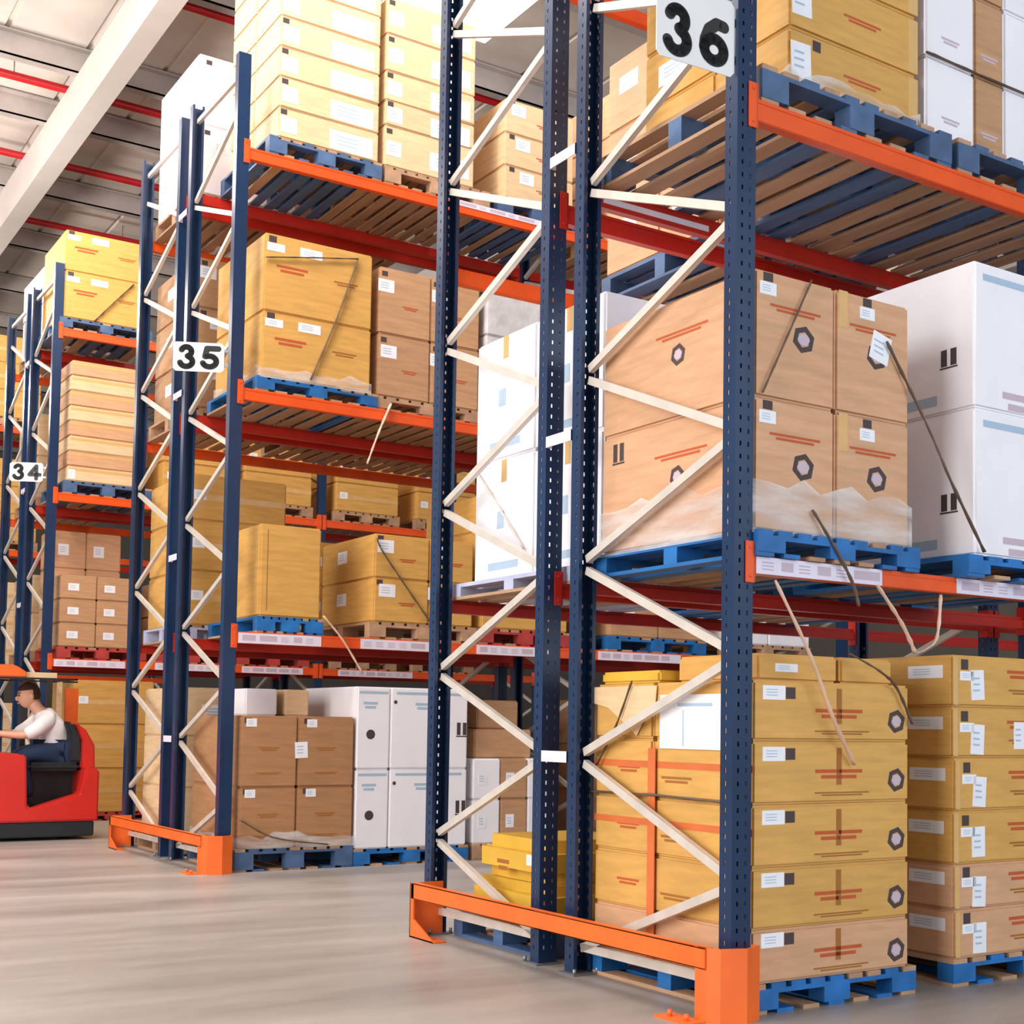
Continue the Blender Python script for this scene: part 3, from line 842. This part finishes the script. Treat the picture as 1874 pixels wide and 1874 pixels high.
carton(2.15, y+0.1, 0.82, 2.7, y+0.7, 1.06, 'brown', 'flat brown carton on the small mixed cartons of rack 35', (), 'cartons on top of the third floor pallet')
carton(2.2, y+0.15, 1.06, 2.6, y+0.7, 1.3, 'brown', 'brown carton topping the small mixed cartons of rack 35', (), 'cartons on top of the third floor pallet')

pallet(0.25, y, LEV[0], 0.52, 1.1, 0.122, 'pal_blue', 'short bright blue pallet on the lower beam of rack 35')
carton(0.259, y, 1.873, 0.744, y+0.62, 2.561, 'gold', 'single smooth golden carton on the lower beam of rack 35', (('block', 'F', .12, .5, .006, .6, 4),), None, 0.0, 0.012)
pallet(1.15, y, LEV[0], 0.95, 1.1, 0.13, 'pal_wood', 'wooden pallet on the lower beam of rack 35 beside the golden carton')
stack('golden carton', 'lower shelf second pallet of rack 35', 1.181, 2.06, y, y+1.02, 1.882, [0.345, 0.345], 2, 1, 'gold', st_label, xs=[1.181, 1.66, 2.06])
pallet(2.12, y, LEV[0], 0.9, 1.1, 0.13, 'pal_red', 'red pallet on the lower beam of rack 35, third from the end')
stack('golden carton', 'lower shelf third pallet of rack 35', 2.14, 2.98, y, y+1.02, 1.882, [0.4, 0.4, 0.3], 1, 1, 'gold', st_small)

pallet(0.2, y, LEV[1], 0.98, 1.1, 0.11, 'pal_blue', 'crumpled blue pallet on the middle beam of rack 35')
stack('big golden carton', 'middle shelf end pallet of rack 35', 0.231, 1.113, y, y+1.03, 3.66, [0.496, 0.59], 1, 1, 'gold', st_d2, jitter=0.2)
film(0.231, y, 3.65, 1.113, y+1.03, 3.74, 'clear film round the foot of the big golden cartons')
pallet(1.16, y+0.02, LEV[1], 0.95, 1.08, 0.11, 'pal_wood', 'wooden pallet on the middle beam of rack 35')
stack('light brown carton', 'middle shelf second pallet of rack 35', 1.182, 2.09, y+0.02, y+1.0, 3.66, [0.5, 0.53], 2, 1, 'brown', st_label, xs=[1.182, 1.64, 2.09])
pallet(2.13, y, LEV[1], 0.9, 1.08, 0.11, 'pal_wood', 'wooden pallet under the grey plastic wrapped goods of rack 35')
stack('grey plastic wrapped bale', 'middle shelf third pallet of rack 35', 2.15, 2.98, y, y+1.0, 3.66, [0.35, 0.3, 0.35], 1, 1, 'greywrap', None, name='wrapped_bale', cat='bale', jitter=1.0)

pallet(0.25, y, LEV[2], 0.92, 1.1, 0.14, 'pal_slate', 'slate blue pallet on the top beam of rack 35', 8)
stack('pale golden carton', 'top shelf end pallet of rack 35', 0.314, 1.142, y, y+1.06, 5.495, [0.235]*7, 1, 2, 'pale', st_top, jitter=0.5)
pallet(1.2, y, LEV[2], 0.95, 1.1, 0.14, 'pal_wood', 'wooden pallet on the top beam of rack 35, second from end', 8)
stack('glaring pale carton', 'top shelf second pallet of rack 35', 1.19, 2.0, y, y+1.05, 5.495, [0.33, 0.2, 0.24, 0.3, 0.3], 1, 2, 'pale', st_top, jitter=0.6)
pallet(2.24, y, LEV[2], 0.8, 1.1, 0.14, 'pal_slate', 'dark pallet on the top beam of rack 35, third from end', 8)
stack('tan carton seen between posts', 'top shelf third pallet of rack 35', 2.286, 2.98, y, y+1.05, 5.495, [0.28, 0.28, 0.29], 1, 1, 'pale', st_label)
# second bay of rack 35, glimpsed between the posts of rack 36
pallet(3.4, y, LEV[0], 1.1, 1.1, 0.13, 'pal_blue', 'blue pallet on the lower beam, second bay of rack 35')
stack('brown carton', 'lower shelf in second bay of rack 35', 3.42, 4.48, y, y+1.05, 1.88, [0.4, 0.4], 2, 1, 'brown', st_small)
pallet(4.7, y, LEV[0], 1.1, 1.1, 0.13, 'pal_wood', 'wooden pallet on the lower beam, second bay of rack 35')
stack('white carton', 'lower shelf in second bay of rack 35', 4.72, 5.78, y, y+1.05, 1.88, [0.4, 0.4], 2, 1, 'white', st_small)
pallet(3.35, y, LEV[2], 1.1, 1.1, 0.14, 'pal_wood', 'wooden pallet on the top beam, second bay of rack 35')
stack('tan carton', 'top shelf in second bay of rack 35', 3.36, 4.42, y, y+1.05, 5.495, [0.4, 0.4, 0.4], 1, 1, 'tan', st_small)
pallet(3.4, y, 0, 1.1, 1.1, 0.13, 'pal_wood', 'wooden pallet on the floor, second bay of rack 35')
stack('brown carton', 'floor in second bay of rack 35', 3.42, 4.48, y, y+1.05, 0.13, [0.4, 0.4, 0.4], 1, 1, 'brown', st_small)
pallet(4.7, y, 0, 1.1, 1.1, 0.13, 'pal_wood', 'wooden pallet under white cartons on the floor, second bay of rack 35')
stack('white carton', 'floor in second bay of rack 35', 4.72, 5.78, y, y+1.05, 0.13, [0.5, 0.5, 0.35], 1, 1, 'white', st_small)

# ================================================================== rack 35, rear half
y = Y35+D+G+0.04
for x0, tx in ((0.12, 'end'), (1.15, 'second'), (2.1, 'third')):
    first = tx == 'end'
    pallet(x0, y, 0, 0.9, 1.05, 0.13, 'pal_wood', f'wooden pallet on the floor, rear half of rack 35, {tx} from end')
    stack('beige wrapped carton' if first else 'brown carton', f'floor {tx} pallet, rear half of rack 35', x0+0.03, x0+0.88, y, y+1.02, 0.13, [0.42, 0.42, 0.4] if first else [0.45, 0.45], 1, 1, 'pale' if first else 'brown', st_small)
    pallet(x0, y, LEV[0], 0.9, 1.05, 0.13, 'pal_lilac' if first else 'pal_red', f'pallet on the lower beam, rear half of rack 35, {tx} from end')
    stack('golden carton', f'lower shelf {tx} pallet, rear half of rack 35', x0+0.03, x0+0.88, y, y+1.02, 1.88, [0.45, 0.42, 0.38] if first else [0.4, 0.38], 1, 1, 'gold', st_seam)
    pallet(x0, y, LEV[1], 0.9, 1.05, 0.13, 'pal_wood', f'pallet on the middle beam, rear half of rack 35, {tx} from end')
    stack('brown carton', f'middle shelf {tx} pallet, rear half of rack 35', x0+0.03, x0+0.88, y, y+1.02, 3.68, [0.42, 0.42, 0.42], 1, 1, 'brown', st_label)
pallet(0.13, y, LEV[2], 0.9, 1.06, 0.13, 'pal_wood', 'wooden pallet under tall pale cartons on top, rear half of rack 35')
stack('tall pale carton', 'top shelf, rear half of rack 35', 0.144, 1.0, y+0.01, y+1.06, 5.485, [0.58, 0.6], 1, 1, 'white', st_label)
pallet(1.2, y, LEV[2], 0.9, 1.06, 0.13, 'pal_wood', 'wooden pallet on the top beam, rear half of rack 35, second from end')
stack('brown carton', 'top shelf second pallet, rear half of rack 35', 1.22, 2.06, y+0.01, y+1.04, 5.485, [0.4, 0.4, 0.4], 1, 1, 'brown', st_label)

# ================================================================== rack 34
y = Y34
pallet(0.3, y, 0, 0.95, 1.05, 0.09, 'pal_red', 'red pallet on the floor behind the forklift')
stack('orange brown carton', 'floor end pallet of rack 34', 0.333, 1.2, y, y+1.0, 0.09, [0.48, 0.48, 0.48], 1, 1, 'gold', st_seam)
pallet(0.15, y, LEV[0], 0.95, 1.05, 0.13, 'pal_red', 'red pallet on the lower beam of rack 34')
stack('wrapped brown carton', 'lower shelf end pallet of rack 34', 0.165, 0.93, y, y+0.5, 1.885, [0.26, 0.26, 0.26], 2, 1, 'brown', st_small)
stack('dusky pink carton', 'behind the wrapped brown cartons of rack 34', 0.165, 0.93, y+0.51, y+1.02, 1.885, [0.45, 0.45, 0.42], 2, 1, 'tan', st_small)
pallet(0.16, y, LEV[1], 0.95, 1.05, 0.14, 'pal_slate', 'blue pallet on the middle beam of rack 34')
stack('slim pale carton', 'middle shelf end pallet of rack 34', 0.198, 0.95, y, y+1.0, 3.69, [0.166]*8, 1, 1, lambda k, i, j: 'tan' if k % 2 else 'pale', st_slim, jitter=1.0)
pallet(0.06, y, LEV[2], 1.0, 1.05, 0.12, 'pal_slate', 'dark pallet on the top beam of rack 34')
stack('big golden carton', 'top shelf end pallet of rack 34', 0.097, 0.98, y, y+1.02, 5.475, [0.52, 0.45], 1, 1, 'gold', st_d2, jitter=0.6)
strand([(0.834, 11.355, 5.974), (0.62, 11.35, 5.72), (0.417, 11.355, 5.476)], 0.016, 'strap', 'dark strap slanting over big golden cartons of rack 34')
for x0, tx in ((1.2, 'second'), (2.15, 'third'), (3.3, 'fourth'), (4.4, 'fifth')):
    pallet(x0, y, LEV[1], 0.88, 1.05, 0.13, 'pal_wood', f'wooden pallet on the middle beam of rack 34, {tx} from end')
    stack('golden carton', f'middle shelf {tx} pallet of rack 34', x0+.02, x0+.86, y, y+1.0, 3.68, [0.35, 0.33], 1, 1, 'gold', st_seam)
    pallet(x0, y, LEV[0], 0.88, 1.05, 0.13, 'pal_red' if x0 < 3 else 'pal_wood', f'pallet on the lower beam of rack 34, {tx} from end')
    stack('light brown carton', f'lower shelf {tx} pallet of rack 34', x0+.02, x0+.86, y, y+1.0, 1.88, [0.4, 0.38], 1, 1, 'brown', st_seam)
    pallet(x0, y, 0, 0.88, 1.05, 0.13, 'pal_wood', f'wooden pallet on the floor of rack 34, {tx} from end')
    stack('brown carton', f'floor {tx} pallet of rack 34', x0+.02, x0+.86, y, y+1.0, 0.13, [0.5, 0.5], 1, 1, 'brown', st_seam)
y = Y34+D+G+0.04
pallet(0.15, y, LEV[2], 0.9, 1.05, 0.13, 'pal_wood', 'pallet under white cartons on top, rear half of rack 34')
stack('white carton', 'top shelf, rear half of rack 34', 0.17, 1.03, y, y+1.05, 5.485, [0.5, 0.45], 1, 1, 'white', None)
pallet(0.15, y, LEV[1], 0.9, 1.05, 0.13, 'pal_wood', 'pallet on the middle beam, rear half of rack 34')
stack('pale carton', 'middle shelf, rear half of rack 34', 0.17, 1.03, y, y+1.02, 3.68, [0.5, 0.5], 1, 1, 'pale', st_small)
pallet(0.15, y, LEV[0], 0.9, 1.05, 0.13, 'pal_wood', 'pallet on the lower beam, rear half of rack 34')
stack('pale carton', 'lower shelf, rear half of rack 34', 0.17, 1.03, y, y+1.02, 1.88, [0.45, 0.45], 1, 1, 'pale', st_small)
pallet(0.15, y, 0, 0.9, 1.05, 0.13, 'pal_wood', 'pallet on the floor, rear half of rack 34')
stack('pale carton', 'floor, rear half of rack 34', 0.17, 1.03, y, y+1.02, 0.13, [0.5, 0.5], 1, 1, 'pale', st_small)
# ================================================================== rack beyond 34
y = Y33
for li, z in enumerate((0, *LEV)):
    lv = ('floor', 'lower shelf', 'middle shelf', 'top shelf')[li]
    pallet(0.12, y, z, 1.0, 1.05, 0.13, 'pal_wood', f'wooden pallet on the {lv} of the rack beyond sign 34')
    stack('golden carton' if li in (2, 3) else 'pale carton', f'{lv} of the rack beyond sign 34', 0.15, 1.1, y, y+1.0, z+0.13, [0.4, 0.4, 0.4], 1, 1, 'gold' if li in (2, 3) else 'pale', st_seam)

# ================================================================== loose straps and film tails
strand([(0.382, -0.014, 2.878), (0.252, -0.016, 2.629), (0.126, -0.014, 2.386)], 0.009, 'strap', 'dark strap slanting over the upper tan ring cartons')
strand([(0.808, -0.014, 2.704), (0.945, -0.02, 2.517), (1.03, -0.06, 2.33), (1.103, -0.1, 2.14), (1.31, -0.105, 1.856)], 0.012, 'strap', 'long dark strap from tan cartons down across the white carton')
strand([(0.391, -0.014, 1.955), (0.49, -0.035, 1.816), (0.597, -0.03, 1.68), (0.635, -0.03, 1.584)], 0.012, 'strap', 'dark strap hanging over the labelled lower beam')
strand([(0.191, -0.02, 1.66), (0.35, -0.05, 1.374), (0.469, -0.05, 1.141), (0.621, -0.02, 0.947)], 0.014, 'pinkfilm', 'twisted pale film tail hanging in front of golden ring cartons')
strand([(0.749, -0.02, 1.68), (0.871, -0.04, 1.53), (0.953, -0.04, 1.41)], 0.015, 'pinkfilm', 'short twisted film tail hanging below the lower beam')
strand([(0.66, 0.05, 1.40), (0.76, -0.02, 1.33), (0.866, -0.02, 1.26), (0.957, -0.02, 1.114)], 0.011, 'strap', 'dark strap over the corner of the topmost golden ring carton')
strand([(1.132, -0.02, 1.666), (1.097, -0.03, 1.485), (1.03, -0.03, 1.43), (0.964, -0.03, 1.41)], 0.011, 'pinkfilm', 'white film tail hanging between the two floor stacks of rack 36')
y = Y35
strand([(0.98, y-0.014, 4.686), (0.811, y-0.016, 4.182), (0.614, y-0.014, 3.684)], 0.014, 'strap', 'dark strap slanting over big golden cartons of rack 35')
strand([(0.24, y-0.014, 4.55), (0.6, y-0.016, 4.62), (0.98, y-0.014, 4.69)], 0.012, 'strap', 'flat dark strap along the top of big golden cartons of rack 35')
strand([(1.284, y-0.02, 3.6), (1.174, y-0.05, 3.363), (1.078, y-0.05, 3.093)], 0.02, 'pinkfilm', 'pink film tail hanging below the middle beam of rack 35')
strand([(1.19, y-0.014, 2.53), (1.242, y-0.016, 2.427), (1.436, y-0.016, 2.184), (1.673, y-0.014, 1.896)], 0.015, 'strap', 'dark strap slanting over lower shelf golden cartons of rack 35')
strand([(0.758, y-0.02, 1.9), (0.912, y-0.03, 1.729), (1.085, y-0.03, 1.477)], 0.018, 'pinkfilm', 'pale film tail hanging below the lower beam of rack 35')
strand([(0.152, y-0.012, 0.384), (0.412, y-0.016, 0.246), (0.845, y-0.012, 0.18)], 0.013, 'strap', 'dark strap low across the brown cartons on the floor of rack 35')

# ================================================================== forklift and driver
def forklift():
    t = thing('forklift', 'red reach forklift with orange guard driving between racks 34 and 35', 'forklift', (0, 9.0, 0))
    b = MB()
    side = [(0.02, 0.17), (0.02, 0.64), (-0.10, 0.66), (-0.15, 0.42), (-0.54, 0.30), (-0.60, 0.30), (-0.62, 0.77), (-0.9, 0.80), (-2.2, 0.80), (-2.2, 0.17)]
    b.prism(side, 0.0, 0.16, 'y')
    b.prism([(x, z) for x, z in side], 0.95, 1.1, 'y')
    b.box(-2.2, 0.16, 0.17, -0.64, 0.95, 0.78); b.box(-0.1, 0.16, 0.17, 0.02, 0.95, 0.64)
    build(b, 'body', M['truck'], t, bevel=0.015)
    b = MB(); b.box(-0.64, 0.16, 0.17, -0.1, 0.95, 0.25); b.box(-0.6, 0.5, 0.25, -0.1, 0.9, 0.62)
    build(b, 'footwell', M['dark'], t)
    b = MB(); b.box(-2.2, 0.02, 0.03, -0.01, 1.08, 0.17)
    build(b, 'bumper_skirt', M['rubber'], t, bevel=0.01)
    for x in (-0.35, -1.9):
        b = MB(); b.tube([(x, 0.15, 0.11), (x, 0.27, 0.11)], 0.11, 18); build(b, 'wheel', M['rubber'], t)
    b = MB(); b.box(-0.56, 0.2, 0.62, -0.1, 0.72, 0.70); build(b, 'seat_cushion', M['rubber'], t, bevel=0.03)
    b = MB()
    prof = [(-0.20, 0.70), (-0.21, 0.98), (-0.26, 1.08), (-0.18, 1.07), (-0.10, 0.96), (-0.08, 0.70)]
    b.prism(prof, 0.2, 0.74, 'y'); build(b, 'backrest', M['rubber'], t, bevel=0.02)
    b = MB(); b.prism([(-0.10, 0.64), (-0.10, 0.9), (-0.16, 1.06), (-0.08, 1.0), (0.0, 0.86), (0.01, 0.64)], 0.12, 0.8, 'y'); build(b, 'seat_shell', M['truck'], t, bevel=0.012)
    b = MB(); b.box(-0.085, 0.90, 0.6, 0.03, 0.97, 1.40); build(b, 'rear_panel', M['truck_orange'], t)
    for x, y_, m in ((-0.145, 0.92, 'pale'), (-0.235, 0.92, 'dark'), (-0.47, 0.92, 'dark'), (-0.93, 0.3, 'dark')):
        b = MB(); b.box(x-0.025, y_, 0.6, x+0.025, y_+0.05, 1.47); build(b, 'guard_post', M[m], t)
    b = MB()
    b.prism([(-2.0, 1.47), (-0.62, 1.47), (-0.62, 1.52), (-0.72, 1.58), (-2.0, 1.6)], 0.1, 1.0, 'y'); build(b, 'overhead_guard', M['truck_orange'], t, bevel=0.01)
    b = MB(); b.box(-2.0, 0.08, 1.455, -0.18, 0.14, 1.47); b.box(-2.0, 0.94, 1.455, 0.03, 1.0, 1.47); b.box(-0.2, 0.08, 1.455, -0.18, 1.0, 1.47)
    build(b, 'guard_frame', M['black'], t)
    b = MB(); b.box(-0.66, 0.14, 1.472, -0.35, 0.5, 1.52); build(b, 'document_box', M['pale'], t)
    for y_ in (0.25, 0.75):
        b = MB(); b.box(-2.3, y_, 0.1, -2.2, y_+0.1, 2.1); build(b, 'mast_rail', M['dark'], t)
    b = MB(); b.box(-1.25, 0.3, 0.8, -0.85, 0.75, 0.88); b.tube([(-1.0, 0.45, 0.86), (-0.93, 0.45, 0.95)], 0.025, 10); build(b, 'control_console', M['dark'], t)
    b = MB(); ring = [(-0.93+0.05*math.sin(k*math.pi/12)*0+0.13*math.cos(k*math.pi/12), 0.45+0.13*math.sin(k*math.pi/12), 0.955-0.05*math.cos(k*math.pi/12)) for k in range(25)]
    b.tube(ring, 0.014, 8); build(b, 'steering_wheel', M['black'], t)
forklift()

def skin_obj(name, pts, edges, mats, parent, root=0, sub=2):
    """pts: (x,y,z,r); grown with a Skin modifier"""
    me = bpy.data.meshes.new(name)
    me.from_pydata([p[:3] for p in pts], edges, [])
    ob = link(name, me, parent)
    sk = ob.modifiers.new('skin', 'SKIN')
    sk.use_smooth_shade = True
    lay = me.skin_vertices[0] if me.skin_vertices else None
    if lay is None:
        bm = bmesh.new(); bm.from_mesh(me); bm.verts.layers.skin.verify(); bm.to_mesh(me); bm.free()
        lay = me.skin_vertices[0]
    for i, p in enumerate(pts):
        r = p[3]
        lay.data[i].radius = r if isinstance(r, tuple) else (r, r)
        lay.data[i].use_root = (i == root)
    sb = ob.modifiers.new('sub', 'SUBSURF'); sb.levels = sub; sb.render_levels = sub
    for m in mats: me.materials.append(m)
    return ob

def driver():
    """seated, facing -X, leaning forward with both hands on the wheel"""
    yc = 9.45
    # body: pelvis, spine, neck, head; arms; legs - one continuous skin
    P = [(-0.24, yc, 0.80, (0.155, 0.12)), (-0.28, yc, 0.93, (0.155, 0.12)), (-0.345, yc, 1.06, (0.175, 0.125)), (-0.41, yc, 1.15, (0.09, 0.07)),
         (-0.455, yc, 1.20, 0.055), (-0.50, yc, 1.275, 0.075)]
    E_ = [(0, 1), (1, 2), (2, 3), (3, 4), (4, 5)]
    def add(p, frm):
        P.append(p); E_.append((frm, len(P)-1)); return len(P)-1
    for s in (-1, 1):
        a = add((-0.37, yc+s*0.17, 1.10, 0.062), 2)
        a = add((-0.50, yc+s*0.215, 0.99, 0.046), a)
        a = add((-0.60, yc+s*0.20, 0.945, 0.042), a)
        a = add((-0.74, yc+s*0.16, 0.955, 0.032), a)
        a = add((-0.85, yc+s*0.125, 0.965, 0.025), a)
        h = add((-0.90, yc+s*0.12, 0.97, 0.022), a)
        l = add((-0.30, yc+s*0.10, 0.775, 0.09), 0)
        l = add((-0.47, yc+s*0.12, 0.78, 0.078), l)
        l = add((-0.60, yc+s*0.13, 0.745, 0.06), l)
        l = add((-0.57, yc+s*0.13, 0.58, 0.054), l)
        l = add((-0.53, yc+s*0.13, 0.36, 0.038), l)
    root = thing('person', 'forklift driver in white shirt and navy trousers leaning to the wheel', 'person', (0, 0, 0))
    body = skin_obj('body', P, E_, [M['skin']], root)
    # clothes as slightly fuller skins over the same skeleton
    def sub(ix, scale, name, m):
        mp = {i: k for k, i in enumerate(ix)}
        pts = []
        for i in ix:
            r = P[i][3]; r = r if isinstance(r, tuple) else (r, r)
            pts.append((*P[i][:3], (r[0]+scale, r[1]+scale)))
        return skin_obj(name, pts, [(mp[a], mp[b_]) for a, b_ in E_ if a in mp and b_ in mp], [m], root)
    sub([0, 1, 2, 3, 6, 7, 8, 17, 18, 19], 0.026, 'shirt', M['shirt'])
    sub([0, 12, 13, 14, 15, 16, 23, 24, 25, 26, 27], 0.024, 'trousers', M['trousers'])
    # head
    bm = bmesh.new()
    bmesh.ops.create_uvsphere(bm, u_segments=24, v_segments=16, radius=1.0)
    for v in bm.verts:
        x, y_, z = v.co
        X = x*0.098; Y = y_*0.076; Z = z*0.118
        if z < -0.1: X += -0.012*(-z); Y *= 1-0.22*(-z-0.1)
        v.co = (X, Y, Z)
    def lump(cx, cy, cz, rx, ry, rz_):
        r = bmesh.ops.create_uvsphere(bm, u_segments=10, v_segments=8, radius=1.0)
        for v in r['verts']: v.co = (cx+v.co.x*rx, cy+v.co.y*ry, cz+v.co.z*rz_)
    lump(-0.103, 0, -0.02, 0.02, 0.014, 0.024)
    lump(-0.094, 0, -0.062, 0.012, 0.026, 0.008)
    for s in (-1, 1): lump(0.01, s*0.078, -0.01, 0.02, 0.01, 0.03)
    me = bpy.data.meshes.new('head'); bm.to_mesh(me); bm.free()
    for p in me.polygons: p.use_smooth = True
    me.materials.append(M['skin'])
    head = link('head', me, root, (-0.525, yc, 1.315)); head.rotation_euler = (0, R(-8), 0)
    for s in (-1, 1):
        b = MB(); b.tube([(-0.088, s*0.03, 0.008), (-0.096, s*0.03, 0.008)], [0.012, 0.006], 10); build(b, 'eye', M['black'], head)
        b = MB(); b.bar((-0.093, s*0.016, 0.03), (-0.086, s*0.05, 0.032), 0.008, 0.008); build(b, 'eyebrow', M['hair'], head)
    bm = bmesh.new()
    bmesh.ops.create_uvsphere(bm, u_segments=24, v_segments=16, radius=1.0)
    bmesh.ops.delete(bm, geom=[v for v in bm.verts if v.co.z < 0.25 and v.co.x < 0.05 or v.co.z < -0.45], context='VERTS')
    for v in bm.verts: v.co = (v.co.x*0.107, v.co.y*0.084, v.co.z*0.126+0.002)
    me = bpy.data.meshes.new('hair'); bm.to_mesh(me); bm.free(); me.materials.append(M['hair'])
    for p in me.polygons: p.use_smooth = True
    link('hair', me, head)
    # hands: palm and five fingers curling round the wheel rim
    for s in (-1, 1):
        hx, hy, hz = -0.905, yc+s*0.12, 0.972
        pts = [(hx+0.03, hy, hz, 0.024), (hx-0.02, hy, hz+0.004, 0.026)]; ed = [(0, 1)]
        for k, ln in enumerate((0.030, 0.036, 0.034, 0.026)):
            oy = hy + s*(-0.026+0.017*k)
            n = len(pts)
            pts += [(hx-0.045, oy, hz+0.008, 0.0095), (hx-0.045-ln*0.8, oy, hz-0.002, 0.009), (hx-0.05-ln*0.8, oy, hz-0.028, 0.008), (hx-0.035-ln*0.4, oy, hz-0.04, 0.007)]
            ed += [(1, n), (n, n+1), (n+1, n+2), (n+2, n+3)]
        n = len(pts)
        pts += [(hx+0.0, hy-s*0.03, hz-0.006, 0.011), (hx-0.03, hy-s*0.042, hz-0.02, 0.0095), (hx-0.055, hy-s*0.038, hz-0.03, 0.008)]
        ed += [(0, n), (n, n+1), (n+1, n+2)]
        skin_obj('hand', pts, ed, [M['skin']], root, 0, 1)
    for s in (-1, 1):
        b = MB()
        x0, y0 = -0.53, yc+s*0.13
        b.tube([(x0+0.05, y0, 0.285), (x0, y0, 0.30), (x0-0.08, y0, 0.285), (x0-0.18, y0, 0.275), (x0-0.2, y0, 0.272)], [0.03, 0.042, 0.038, 0.034, 0.015], 12, 0, 0.9)
        build(b, 'shoe', M['black'], root)
driver()
